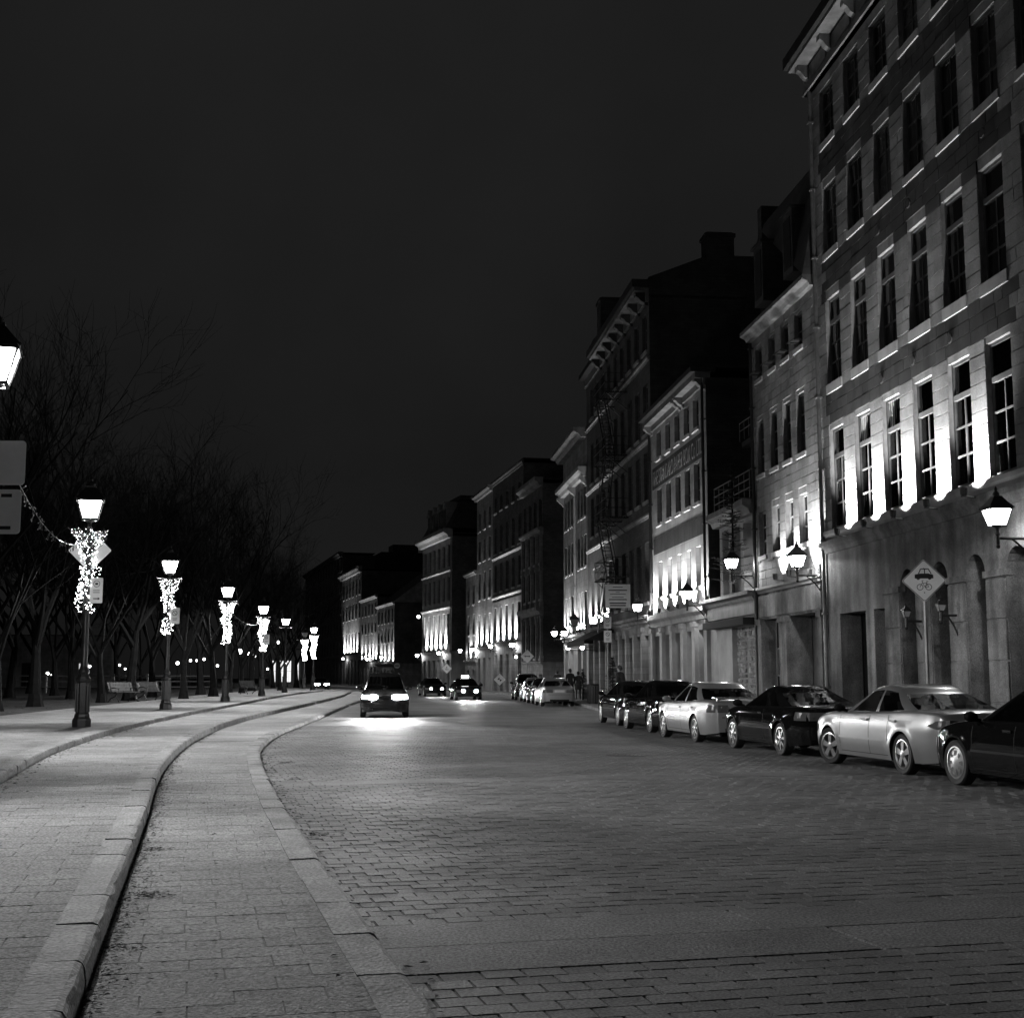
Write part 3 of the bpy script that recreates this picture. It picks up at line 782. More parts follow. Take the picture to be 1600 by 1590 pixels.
# ---- B: four storey greystone with mansard
Bb, BL = building('greystone_house', 'four storey greystone house with dark mansard, beside the tall warehouse', (9.05,37.9), (8.39,44.7))
cx = [6.05,4.52,3.1,1.71]
w4, w3, w2 = rc(cx,.78,11.62,12.72), rc(cx,.8,8.32,10.2), rc(cx,.8,5.55,7.07)
ops = w4 + w3 + w2
wall_mesh(0, BL, 4.45, 13.1, ops, 13, rev=.2).build('wall', ['stone_joint','brick_dark'], Bb)
nr = 31; hh = (13.1-4.5)/nr
stones(Bb, 0, BL, [(4.5+i*hh, 4.5+(i+1)*hh) for i in range(nr)], ops, .5, .028, lambda x, z: 'limestone', jx=.009, ins=.005)
for k, w in enumerate((w4, w3, w2)):
    for o in w:
        o['rev'] = .10; window(Bb, o, 'C4' if k == 0 else 'C6', 'frame_paint' if k < 2 else 'frame_light', 'glass_clear' if k == 2 else 'pane_dark', curtain=(1 if k == 2 else False))
        sill(Bb, o, 'stone_pale', .14, .08, .06)
m = MB(); m.box((.1,-1.0,4.6),(BL-.1,-.9,13)); m.build('dark_room_sheet', 'room_dark', Bb)  # same black sheet standing in for unlit rooms
sh = [dict(x0=.45,x1=3.35,z0=.13,z1=3.42,rev=.7), dict(x0=4.25,x1=6.1,z0=.13,z1=3.42,rev=.4)]
wall_mesh(0, BL, 0, 4.45, sh, 13, y=.02).build('shopfront_wall', 'stone_smooth', Bb)
ledge(Bb, 'string_course', 0, BL, 4.3, 4.5, .16, 'stone_pale'); m = MB(); m.box((.15,.02,3.5),(BL-.15,.07,4.2)); m.build('fascia_board', 'stone_smooth', Bb)
door_leaf(Bb, sh[0], 'wood_grey', panels=2); window(Bb, dict(x0=4.25,x1=6.1,z0=.6,z1=3.42,rev=.35), 'C6', 'frame_light'); m = MB(); m.box((4.25,-.4,.13),(6.1,-.2,.6)); m.build('stall_riser', 'wood_grey', Bb)
for p, q in ((.05,.4),(3.4,3.8),(3.85,4.2),(6.15,6.6)):
    m = MB(); m.box((p,.02,.13),(q,.13,3.45)); m.box((p-.04,.02,3.25),(q+.04,.17,3.44)); m.build('pilaster', 'stone_smooth', Bb)
ledge(Bb, 'eave', -.0, BL+.1, 13.1, 13.42, .42, 'cornice_paint')
m = MB()
n0 = [(0,.42,13.42),(BL,-.35,17.2),(0,-.35,17.2)]; m.quad(*n0); m.quad((BL,.42,13.42),(BL,-8,13.42),(BL,-8,17.2),(BL,-.35,17.2)); m.quad((0,.42,13.42),(0,-.35,17.2),(0,-8,17.2),(0,-8,13.42)); m.quad((0,-.35,17.2),(BL,-.35,17.2),(BL,-8,17.2),(0,-8,17.2))
rf = m.build('mansard_roof', 'roof_slate', Bb)
for x in (1.7, 4.9):
    m = MB(); m.box((x-.5,-1.2,13.9),(x+.5,.30,15.9)); m.mi = 1; m.box((x-.58,-1.2,15.9),(x+.58,.38,16.0)); m.mi = 2; m.box((x-.34,.30,14.1),(x+.34,.32,15.7)); m.build('dormer', ['roof_slate','cornice_dark','pane_dark'], rf)
m = MB(); m.box((BL-.45,-6,12.8),(BL+.02,-.3,17.9)); m.build('party_parapet', 'brick_dark', Bb)
for x, z, p in ((.42,4.62,1.7),(2.4,4.75,.4),(3.8,4.75,.4)): uplight(Bb, 'the greystone house', x, z, p, out=.32)
downpipe(Bb, BL-.12, 3.4, 13.0, 'iron')
for o in w4:
    m = MB(); m.box((o['x0']-.1,.08,11.72),(o['x0']-.07,.32,11.75)); m.box((o['x0']+.3,.08,11.72),(o['x0']+.33,.32,11.75)); m.box((o['x0']-.12,.1,11.75),(o['x0']+.5,.34,11.78)); m.build('flower_bracket', 'iron', Bb)

# ---- C: two storey shop with balcony, rubble ground floor
Cb, CL = building('low_shop', 'low two storey shop with white cornice and rubble ground floor', (8.39,44.7), (7.73,51.4))
up = [dict(x0=.5,x1=1.7,z0=4.55,z1=6.95), dict(x0=2.1,x1=3.3,z0=4.55,z1=6.95), dict(x0=3.7,x1=4.6,z0=4.55,z1=6.95)]
wall_mesh(0, 5.0, 3.65, 7.5, up, 9, rev=.3).build('wall', ['stone_pale','brick_dark'], Cb)
for o in up: window(Cb, o, 'C6', 'frame_light', rev=.3)
lo = [dict(x0=.25,x1=3.5,z0=.13,z1=3.3,rev=.25)]
wall_mesh(0, 6.72, 0, 3.65, lo, 9, rev=.25).build('ground_floor_wall', 'stone_pale', Cb)
m = MB(); m.box((.2,-.3,.1),(3.55,-.22,3.35)); m.build('rubble_backing', 'stone_joint', Cb)
rr = []; z = .14
while z < 3.2:
    h = R.uniform(.13,.24); rr.append((z, min(z+h, 3.28))); z += h
a_keep = FR[Cb.name]
stones(Cb, .27, 3.48, rr, [dict(x0=2.0,x1=2.3,z0=.1,z1=3.3)], .36, -.16, lambda x, z: 'rubble', cap=160, back=-.25, jx=.03, ins=.02, jit=.045)
ledge(Cb, 'fascia_cornice', -.05, 6.75, 4.15, 4.45, .4, 'cornice_paint'); m = MB(); m.box((0,0,3.66),(6.72,.12,4.15)); m.build('fascia_board', 'cornice_paint', Cb)
m = MB(); m.box((.2,-.02,3.3),(5.9,.5,3.55)); m.build('folded_awning', 'cloth_dark', Cb)
ledge(Cb, 'cornice', 0, 5.15, 7.1, 7.6, .5, 'cornice_paint')
m = MB(); m.box((0,-9,7.5),(5.0,-1.5,10.3)); m.mi = 1; m.box((-.1,-9,10.3),(5.2,-1.0,10.5)); m.build('set_back_storey', ['brick_dark','cornice_dark'], Cb)
m = MB()
for z in (8.0,8.3,8.6): m.tube([(0,.2,z),(4.9,.2,z)], .022, 5); m.tube([(4.9,.2,z),(4.9,-1.5,z)], .022, 5)
for i in range(8): m.tube([(.05+i*.69,.2,7.6),(.05+i*.69,.2,8.62)], .02, 5)
m.build('balcony_railing', 'galv', Cb)
m = MB()
for z in (10.9,11.2): m.tube([(0,-.9,z),(5.1,-.9,z)], .02, 5)
for i in range(9): m.tube([(.05+i*.63,-.9,10.5),(.05+i*.63,-.9,11.22)], .018, 5)
m.build('roof_railing', 'galv', Cb)
flat_roof(Cb, 0, 5.0, 9, 7.62); m = MB(); m.box((5.0,-9,3.6),(6.72,-2.5,7.0)); m.build('rear_wall', 'brick_dark', Cb)

# ---- D: painted-sign paper warehouse
Db, DL = building('sign_painted_warehouse', 'floodlit stone warehouse with faded painted lettering between its window rows', (7.73,51.4), (6.68,62.2))
cx = [9.07,7.1,5.2,3.4,1.72]
w4, w3, w2 = rc(cx,.98,11.66,12.9), rc(cx,1.0,8.58,10.2), rc(cx,.82,5.15,6.78)
ops = w4 + w3 + w2
wall_mesh(0, DL, 4.3, 13.4, ops, 13, rev=.3).build('wall', ['stone_light_far','brick_dark'], Db)
for k, w in enumerate((w4, w3, w2)):
    for o in w: window(Db, o, 'S' if k == 0 else 'C6', 'frame_paint', 'pane_dark', .16); sill(Db, o, 'stone_pale', .15, .09, .06)
m = MB(); m.box((.35,-.02,10.3),(DL-.3,.012,11.32)); m.build('painted_band', 'limestone_dark', Db)
m = MB(); m.box((.4,-.02,7.2),(DL-.35,.012,7.95)); m.build('painted_band', 'limestone_dark', Db)
def lettering(root, body, x_left, z, width, height, y, mat):
    """reads left to right for someone in the street: starts at the far end (large local x)"""
    me = text_mesh(body, 1.0); xs = [v.co.x for v in me.vertices]; ys = [v.co.y for v in me.vertices]
    x0, sx = min(xs), width/(max(xs)-min(xs)); y0, sy = min(ys), height/(max(ys)-min(ys))
    for v in me.vertices: v.co = Vector((-(v.co.x-x0)*sx, v.co.z, (v.co.y-y0)*sy))
    me.materials.clear(); me.materials.append(MAT[mat]); me.update()
    return link('lettering', me, root, (x_left, y, z))
lettering(Db, 'THE STANDARD PAPER BOX Co LTD', DL-.5, 10.46, DL-1.1, .68, .018, 'letter_pale')
def pil(root, xs, w, z0, z1, mat, cap=True, out=.16):
    for x in xs:
        m = MB(); m.box((x-w/2,-.05,z0),(x+w/2,out,z1)); 
        if cap: m.box((x-w/2-.05,-.05,z1-.22),(x+w/2+.05,out+.06,z1-.003)); m.box((x-w/2-.04,-.05,z0),(x+w/2+.04,out+.04,z0+.4))
        m.build('pilaster', mat, root)
bays = [(.35,1.9),(2.5,4.0),(4.6,6.1),(6.7,8.2),(8.8,10.4)]
sh = [dict(x0=a,x1=b,z0=.13,z1=3.4,rev=.45) for a, b in bays]
wall_mesh(0, DL, 0, 4.3, sh, 13, rev=.45).build('ground_floor_wall', 'stone_pale', Db)
for i, o in enumerate(sh):
    if i in (1, 4): door_leaf(Db, o, 'wood_dark')
    else: window(Db, dict(o, z0=.7), 'C6', 'wood_grey'); m = MB(); m.box((o['x0'],-.5,.13),(o['x1'],-.2,.7)); m.build('stall_riser', 'stone_smooth', Db)
pil(Db, [.17,2.2,4.3,6.4,8.5,10.65], .5, .13, 3.75, 'stone_pale')
ledge(Db, 'string_course', 0, DL, 3.8, 4.35, .3, 'stone_pale')
m = MB(); m.box((-.05,-.4,13.62),(DL+.05,.62,13.82)); m.mi = 1; m.box((0,-.2,13.38),(DL,.42,13.62)); m.box((0,-.1,13.1),(DL,.1,13.38)); m.build('cornice', ['cornice_dark','cornice_paint'], Db)
brackets(Db, [.25,DL-.25,3.9,4.5], 12.95, 'cornice_paint', .3, .42, .44)
flat_roof(Db, 0, DL, 13, 13.83)
for x in (.75,2.55,4.3,6.15,8.1,10.25): uplight(Db, 'the sign painted warehouse', x, 4.55, .62, out=.30)
downpipe(Db, .12, 4.4, 13.2, 'iron'); downpipe(Db, DL-.15, 4.4, 13.0, 'iron')

# ---- E: tall dark brick block with fire escape
Eb, EL = building('dark_brick_block', 'very tall dark brick block with iron fire escape and roof chimney', (6.68,62.2), (4.75,82))
cx = [1.2+i*2.08 for i in range(9)]
rw = [(17.4,19.3),(13.3,15.8),(10.0,12.4),(5.1,8.0)]
ops = []
for a, b in rw: ops += rc(cx, 1.15, a, b)
wall_mesh(0, EL, 4.4, 20.0, ops, 16, rev=.3).build('wall', ['brick_mid','brick_dark'], Eb)
for o in ops: window(Eb, o, 'C6', 'frame_paint', 'pane_dark', .17); 
for o in ops: sill(Eb, o, 'stone_pale', .16, .09, .06)
for z in (16.75, 12.75, 9.1): ledge(Eb, 'string_course', 0, EL, z, z+.22, .14, 'stone_mid')
sh = [dict(x0=c-.75,x1=c+.75,z0=.13,z1=3.5,rev=.5) for c in cx]
wall_mesh(0, EL, 0, 4.4, sh, 16, rev=.5, y=.02).build('ground_floor_wall', ['stone_mid','brick_dark'], Eb)
for i, o in enumerate(sh):
    if i in (5, 7): window(Eb, dict(o, z0=.5), 'C4', 'wood_grey', 'pane_dark')
    else: door_leaf(Eb, o, 'wood_dark')
pil(Eb, [.2]+[c+1.04 for c in cx], .42, .13, 3.9, 'stone_mid')
ledge(Eb, 'string_course', 0, EL, 4.1, 4.45, .26, 'stone_mid')
m = MB(); m.box((-.1,-.5,20.35),(14.4,.85,20.75)); m.mi = 1; m.box((0,-.3,20.2),(14.3,.72,20.35)); m.box((0,-.1,19.7),(EL,.14,20.2)); m.mi = 0; m.box((14.4,-.4,20.2),(EL,.5,20.5)); m.build('cornice', ['cornice_dark','cornice_paint'], Eb)
brackets(Eb, [.5+i*1.95 for i in range(8)], 19.55, 'cornice_dark', .42, .6, .62)
m = MB(); poly = [(0,19.9),(0,20.9),(-3,22.1),(-15.9,22.1),(-15.9,19.9)]
n = len(m.v); k = 5
m.v += [(.0, y, z) for y, z in poly] + [(EL, y, z) for y, z in poly]
m.f += [(0,1,2,3,4),(9,8,7,6,5),(0,5,6,1),(1,6,7,2),(2,7,8,3),(3,8,9,4)]; m.m += [0]*6
rf = m.build('roof', 'brick_dark', Eb)
chimney(rf, -.02, 1.0, -4.3, -2.9, 21.0, 23.3); chimney(rf, 14.6, 15.9, -1.4, -.06, 20, 24.2); chimney(rf, 18.6, 19.6, -1.4, -.4, 20, 22.8)
for x in (12.75,14.85,16.9,18.95): uplight(Eb, 'the dark brick block', x, 4.6, .75, out=.30)

# ---- F: pair of narrow stone fronts with two cornices
Fb, FL = building('twin_stone_fronts', 'pair of narrow stone fronts with bright curved cornice, past the fire escape', (4.75,82), (3.67,93))
cx = [1.0,2.35,3.7,6.8,8.3,9.8]
ops = rc(cx,.85,11.7,13.6) + rc(cx,.85,8.5,10.5) + rc(cx,.85,4.9,6.9)
wall_mesh(0, FL, 4.2, 17.0, ops, 14, rev=.28).build('wall', ['stone_mid','brick_dark'], Fb)
for o in ops: window(Fb, o, 'C4', 'frame_paint', 'pane_dark', .16); sill(Fb, o, 'stone_pale', .14, .09, .06)
sh = [dict(x0=c-.8,x1=c+.8,z0=.13,z1=3.3,rev=.4) for c in (1.4,3.6,7.2,9.6)]
wall_mesh(0, FL, 0, 4.2, sh, 14, rev=.4, y=.02).build('ground_floor_wall', 'stone_pale', Fb)
for i, o in enumerate(sh): window(Fb, dict(o, z0=.5), 'C4', 'wood_grey', 'pane_dark') if i % 2 else door_leaf(Fb, o)
ledge(Fb, 'cornice', -.1, FL+.1, 14.1, 14.7, .6, 'stone_pale'); ledge(Fb, 'cornice', -.1, FL+.1, 16.6, 17.2, .9, 'cornice_paint'); ledge(Fb, 'string_course', 0, FL, 3.9, 4.25, .25, 'stone_pale')
brackets(Fb, [.3,5.3,FL-.3], 13.5, 'stone_pale', .35, .5, .6)
flat_roof(Fb, 0, FL, 14, 17.2)
downpipe(Fb, 5.25, 4.3, 13.4, 'stone_pale', .09, .05)
for x in (1.65,3.05,4.6,7.55,9.05,10.5): uplight(Fb, 'the twin stone fronts', x, 4.45, .5, out=.28)

def far_block(name, label, P0, P1, H, D, rows, n, wallmat, groundmat, zg, ups, where, upz, upp, winw=1.0, cor=('cornice_paint', .5, .5), margin=.9, style='S', lights=None, roof='roof_dark', gable=None, skip=()):
    b, L = building(name, label, P0, P1); pitch = (L - 2*margin)/(n-1) if n > 1 else 0
    cx = [margin + i*pitch for i in range(n)]; ops = []
    for i, (z0, z1) in enumerate(rows): ops += rc(cx, winw, z0, z1)
    wall_mesh(0, L, zg, H, ops, D, rev=.3).build('wall', [wallmat, 'brick_far'], b)
    for o in ops: window(b, o, style, 'frame_paint', 'pane_dark', .18)
    for i, (z0, z1) in enumerate(rows):
        for o in rc(cx, winw, z0, z1): sill(b, o, 'stone_pale', .16, .1, .08)
    sh = [dict(x0=c-.75,x1=c+.75,z0=.13,z1=zg-1.0,rev=.4) for c in cx if pitch > 1.8 or n == 1] or [dict(x0=c-pitch*.36,x1=c+pitch*.36,z0=.13,z1=zg-1.0,rev=.4) for c in cx]
    wall_mesh(0, L, 0, zg, sh, D, rev=.4, y=.02).build('ground_floor_wall', groundmat, b)
    for i, o in enumerate(sh):
        if i % 2: door_leaf(b, o)
        else: window(b, dict(o, z0=.5), 'C4', 'wood_grey', 'pane_dark')
    ledge(b, 'string_course', 0, L, zg-.25, zg+.05, .22, groundmat)
    ledge(b, 'cornice', -.1, L+.1, H-.2, H-.2+cor[1], cor[2], cor[0])
    if gable is None: flat_roof(b, 0, L, D, H+.31)
    else:
        m = MB(); rz, ry = gable
        pts = [(.3,H+.05),(-ry,rz),(-2*ry,H+.05)]
        m.v += [(-.02,y,z) for y,z in pts] + [(L,y,z) for y,z in pts]; m.f += [(0,1,2),(5,4,3),(0,3,4,1),(1,4,5,2),(2,5,3,0)]; m.m += [1,1,0,0,0]; m.build('roof', [roof, wallmat], b)
    xs = [(a+b_)/2 for a, b_ in zip(cx, cx[1:])] if ups == 'mid' else (ups or [])
    for x in xs: uplight(b, where, x, upz, upp, out=.34)
    return b, L, cx

G, GL, gx = far_block('corner_column_block', 'dark corner block with columned upper bays and heavy cornices', (2.53,108), (1.02,116.4), 17.5, 14,
    [(13.9,16.3),(10.9,13.3),(7.9,10.3),(3.0,5.9)], 4, 'brick_far', 'stone_mid', 2.7, None, 'the corner block', 5, .6, 1.2, cor=('stone_mid', .7, .7))
ledge(G, 'cornice', -.1, GL+.1, 13.4, 13.8, .45, 'stone_mid'); ledge(G, 'cornice', -.1, GL+.1, 6.6, 7.2, .6, 'stone_mid')
for z0, z1 in ((7.2,10.4),(10.5,13.4),(2.8,6.5)): pil(G, [.15]+[(a+b)/2 for a, b in zip(gx, gx[1:])]+[GL-.15], .28, z0, z1, 'stone_mid', out=.2)
H1, H1L, _ = far_block('brick_storehouse', 'tall brick storehouse with five floodlit tall windows on its first floor', (1.02,116.4), (-1.92,131), 20.6, 14,
    [(17.6,19.1),(13.5,16.1),(9.7,12.4),(5.4,8.2)], 5, 'brick_far', 'stone_mid', 4.6, 'mid', 'the brick storehouse', 4.9, 1.3, 1.25, margin=1.6, cor=('brick_far', .5, .2))
ops1 = rc([1.6 + i*(H1L-3.2)/4 for i in range(5)], 1.25, 5.4, 8.2)
wall_mesh(.1, H1L-.1, 4.72, 8.75, ops1, 0, rev=.06, y=.06).build('stone_facing', 'stone_light_far', H1)
ledge(H1, 'string_course', 0, H1L, 9.0, 9.25, .16, 'stone_pale'); ledge(H1, 'string_course', 0, H1L, 12.9, 13.15, .16, 'stone_pale')
far_block('narrow_stone_block', 'narrow three bay stone block left of the brick storehouse', (-1.92,131), (-3.76,140.2), 20.3, 13,
    [(16.8,18.7),(13.5,15.7),(9.5,12.3),(5.0,7.9)], 3, 'stone_mid', 'stone_pale', 4.4, [.5,3.1,6.2,8.9], 'the narrow stone block', 4.7, 1.0, 1.2, margin=1.7, cor=('cornice_paint', .6, .6))
far_block('small_infill_house', 'small three storey house tucked before the mansard corner building', (-3.76,140.2), (-5.16,147), 12.6, 12,
    [(9.3,11.3),(6.0,8.2),(3.6,5.2)], 2, 'stone_mid', 'stone_mid', 3.2, [.4,3.5], 'the small infill house', 3.5, .8, 1.1, margin=1.8, cor=('cornice_paint', .4, .4))
I, IL, ix = far_block('mansard_corner_building', 'floodlit corner building with pale cornice and dormered mansard roof', (-7.2,157), (-11.8,172.9), 18.3, 12,
    [(14.7,17.4),(10.6,13.5),(5.4,9.1)], 6, 'stone_light_far', 'stone_pale', 4.5, 'mid', 'the mansard corner building', 4.8, 1.6, 1.25, margin=1.7, cor=('stone_pale', 1.1, 1.1))
m = MB(); z0, z1 = 19.25, 23.0
q0 = [(-.3,.3),(IL,.3),(IL,-12),(-.3,-12)]; q1 = [(1.8,-1.6),(IL-1.5,-1.6),(IL-1.5,-10),(1.8,-10)]
for i in range(4):
    j = (i+1)%4; m.quad((*q0[i],z0),(*q0[j],z0),(*q1[j],z1),(*q1[i],z1))
m.quad(*[(*p,z1) for p in q1]); m.mi = 1; m.box((1.6,-10.2,z1),(IL-1.3,-1.4,z1+.5)); rf = m.build('mansard_roof', ['roof_slate','cornice_dark'], I)
for x in [3.4+i*3 for i in range(4)]:
    m = MB(); m.box((x-.7,-2.2,19.6),(x+.7,.1,22.0)); m.mi = 1; m.prism([(x-.9,22.0),(x+.9,22.0),(x,22.9)], -2.2, .25); m.mi = 2; m.box((x-.4,.1,19.9),(x+.4,.12,21.8)); m.build('dormer', ['stone_mid','stone_pale','pane_dark'], rf)
for z in (9.6,14.0): ledge(I, 'string_course', -.05, IL, z, z+.3, .22, 'stone_pale')
downpipe(I, .1, 4.5, 18, 'galv')
Jb, JL, _ = far_block('gabled_house', 'three storey stone house with a big blank gable wall facing the side street', (-17,190), (-20.97,204.7), 12.1, 16,
    [(9.4,11.3),(6.5,8.6),(3.9,5.2)], 5, 'stone_mid', 'stone_mid', 3.4, [.5,4,7.5,11], 'the gabled house', 3.7, 1.0, 1.1, margin=1.6, cor=('stone_pale', .4, .4), gable=(18.5, 8))
far_block('plain_terrace_house', 'plain three storey terrace house with a pale eave, beyond the gabled house', (-20.97,204.7), (-25.3,220.7), 13.9, 14,
    [(11.3,13.0),(8.4,10.0),(4.9,6.6)], 5, 'stone_light_far', 'stone_mid', 4.0, [.5,3.5,7,11,15], 'the plain terrace house', 4.2, 1.0, 1.1, margin=1.6, cor=('stone_pale', .5, .5))
far_block('corniced_stone_block', 'four storey stone block with heavy cornice far down the street', (-25.3,220.7), (-31.5,243.7), 19.2, 16,
    [(15.4,18.0),(11.4,14.0),(6.4,9.0)], 6, 'stone_light_far', 'stone_mid', 5.2, 'mid', 'the corniced stone block', 5.6, 2.0, 1.5, margin=2.2, cor=('stone_mid', 1.0, 1.0))
far_block('dark_far_block', 'long dark block closing the street behind bare branches', (-31.5,243.7), (-47.7,303), 24, 6,
    [(21,23.6),(17,19.8),(13,15.8),(9,11.8),(5.4,8)], 14, 'stone_mid', 'stone_mid', 5, None, 'the far block', 5, 1, 1.8, margin=2.2, cor=('stone_mid', .8, .8), style='P')
Mb, ML = building('dark_rear_block', 'bulky dark flat roofed block rising behind the gabled house', (-25.0,250), (-30,268))
wall_mesh(0, ML, 0, 25, rc([6,14],3.0,20.5,22.6), 10, rev=.3).build('wall', 'brick_dark', Mb)
for o in rc([6,14],3.0,20.5,22.6): window(Mb, o, 'S', 'frame_paint', 'pane_dark', .28)
flat_roof(Mb, 0, ML, 10, 25); m = MB(); m.box((4,-8,25.1),(9,-3,27)); m.box((12,-8,25.1),(14,-5,26.4)); m.build('roof_plant', 'cornice_dark', Mb)

# ================================================================== lanterns
def lantern(parent, s, zc, glow, frame='iron', x=0.0, y=0.0):
    """square tapered lantern centred on its glass; parts hang on parent"""
    hb, ht, h = .165*s, .29*s, .46*s; z0, z1 = zc - h/2, zc + h/2
    key = ('lant', s, glow)
    if key not in WCACHE:
        P = []
        for k in range(4):
            a = k*PI/2; c, d = math.cos(a), math.sin(a); rot = lambda px, py, pz: (px*c - py*d, px*d + py*c, pz)
            q = MB(); q.quad(rot(hb,-hb*.93,-h/2), rot(hb,hb*.93,-h/2), rot(ht,ht*.93,h/2), rot(ht,-ht*.93,h/2)); P.append(q.mesh('glass_pane', glow))
        fr = MB()
        for i, j in ((-1,-1),(1,-1),(1,1),(-1,1)): fr.bar((i*hb*1.02,j*hb*1.02,-h/2),(i*ht*1.02,j*ht*1.02,h/2), .03*s)
        for i in (-1, 1):
            fr.bar((i*ht*1.02,-ht*1.06,h/2),(i*ht*1.02,ht*1.06,h/2), .045*s); fr.bar((-ht*1.06,i*ht*1.02,h/2),(ht*1.06,i*ht*1.02,h/2), .045*s)
            fr.bar((i*hb*1.02,-hb*1.06,-h/2),(i*hb*1.02,hb*1.06,-h/2), .045*s); fr.bar((-hb*1.06,i*hb*1.02,-h/2),(hb*1.06,i*hb*1.02,-h/2), .045*s)
        for i, j in ((-1,-1),(1,-1),(1,1),(-1,1)): fr.ball((i*ht*1.12, j*ht*1.12, h/2+.03*s), .028*s, 6, 4)
        ro = MB(); r2 = math.sqrt(2)
        ro.lathe([(ht*1.16*r2,h/2+.02*s),(ht*1.1*r2,h/2+.06*s),(ht*.62*r2,h/2+.24*s),(ht*.4*r2,h/2+.33*s),(ht*.42*r2,h/2+.36*s)], 4, ang0=PI/4)
        ro.lathe([(.09*s,h/2+.36*s),(.10*s,h/2+.42*s),(.05*s,h/2+.47*s),(.03*s,h/2+.5*s),(.045*s,h/2+.54*s),(.012*s,h/2+.62*s)], 8)
        bt = MB(); bt.lathe([(.05*s,-h/2-.26*s),(.075*s,-h/2-.22*s),(.04*s,-h/2-.15*s),(.06*s,-h/2-.06*s),(hb*.9,-h/2-.015*s),(hb*.9,-h/2-.002*s)], 8)
        WCACHE[key] = (P, fr.mesh('lantern_frame', frame), ro.mesh('lantern_roof', frame), bt.mesh('lantern_seat', frame, True))
    P, fr, ro, bt = WCACHE[key]
    f = link('lantern_frame', fr, parent, (x, y, zc))
    for q in P: link('glass_pane', q, f)
    if glow != 'lantern_off':
        ld = bpy.data.lights.new('lamp_light', 'SPOT'); ld.energy = P_LANTERN if glow == 'lantern_glow' else P_WALL
        ld.spot_size = math.radians(174); ld.spot_blend = .10; ld.shadow_soft_size = .07*s
        link('lamp_light', ld, parent, (x, y, zc + .1*s))
    link('lantern_roof', ro, parent, (x, y, zc)); link('lantern_seat', bt, parent, (x, y, zc))

def street_lamp(label, x, y, z=Z_PARK, bar=True, lit=True, rz=.3):
    t = thing('street_lamp', label, 'street lamp', (x, y, z), rz, 'park side street lamps')
    if 'sl' not in WCACHE:
        b = MB(); b.lathe([(.235,0),(.235,.16),(.22,.2),(.19,.24),(.185,.3),(.165,.34),(.165,1.06),(.185,1.1),(.19,1.16),(.15,1.2),(.12,1.28)], 8, ang0=PI/8)
        for k in range(8):
            a = k*PI/4 + PI/4; b.bar((.158*math.cos(a),.158*math.sin(a),.36),(.158*math.cos(a),.158*math.sin(a),1.04), .03)
        p = MB(); p.lathe([(.12,1.26),(.135,1.3),(.13,1.36),(.10,1.4),(.082,1.46),(.078,2.6),(.066,4.55),(.085,4.6),(.085,4.66),(.055,4.7),(.05,4.85)], 10)
        c = MB(); c.tube([(-.42,0,4.84),(.42,0,4.84)], .02, 6); c.ball((-.44,0,4.84),.035); c.ball((.44,0,4.84),.035)
        WCACHE['sl'] = (b.mesh('base', 'iron'), p.mesh('post', 'iron', True), c.mesh('ladder_bar', 'iron', True))
    b, p, c = WCACHE['sl']; link('base', b, t); link('post', p, t)
    if bar: link('ladder_bar', c, t)
    lantern(t, 1.0, 5.27, 'lantern_glow' if lit else 'lantern_off')
    return t
SL = [(-6.86,17.0,'lit lantern street lamp cut by the left photo edge, carrying two parking plates'),
      (-10.4,32.1,'lit street lamp with diamond sign and glowing garland, nearest fully visible one'),
      (-12.85,49.2,'second full street lamp from the left, lit, with round no parking plate'),
      (-13.9,64.2,'third full street lamp from the left, lit, with ladder bar above its garland'),
      (-15.4,81.5,'fourth full street lamp from the left, lit, with small plate'),
      (-17.1,99.5,'fifth full street lamp from the left, lit, without garland'),
      (-17.75,118,'lit street lamp far along the park, beside the distant headlights'),
      (-20.6,131,'unlit lantern street lamp with glowing garland far along the park')]
for i, (x, y, l) in enumerate(SL): street_lamp(l, x, y, bar=i not in (0, 1), lit=i != 7)

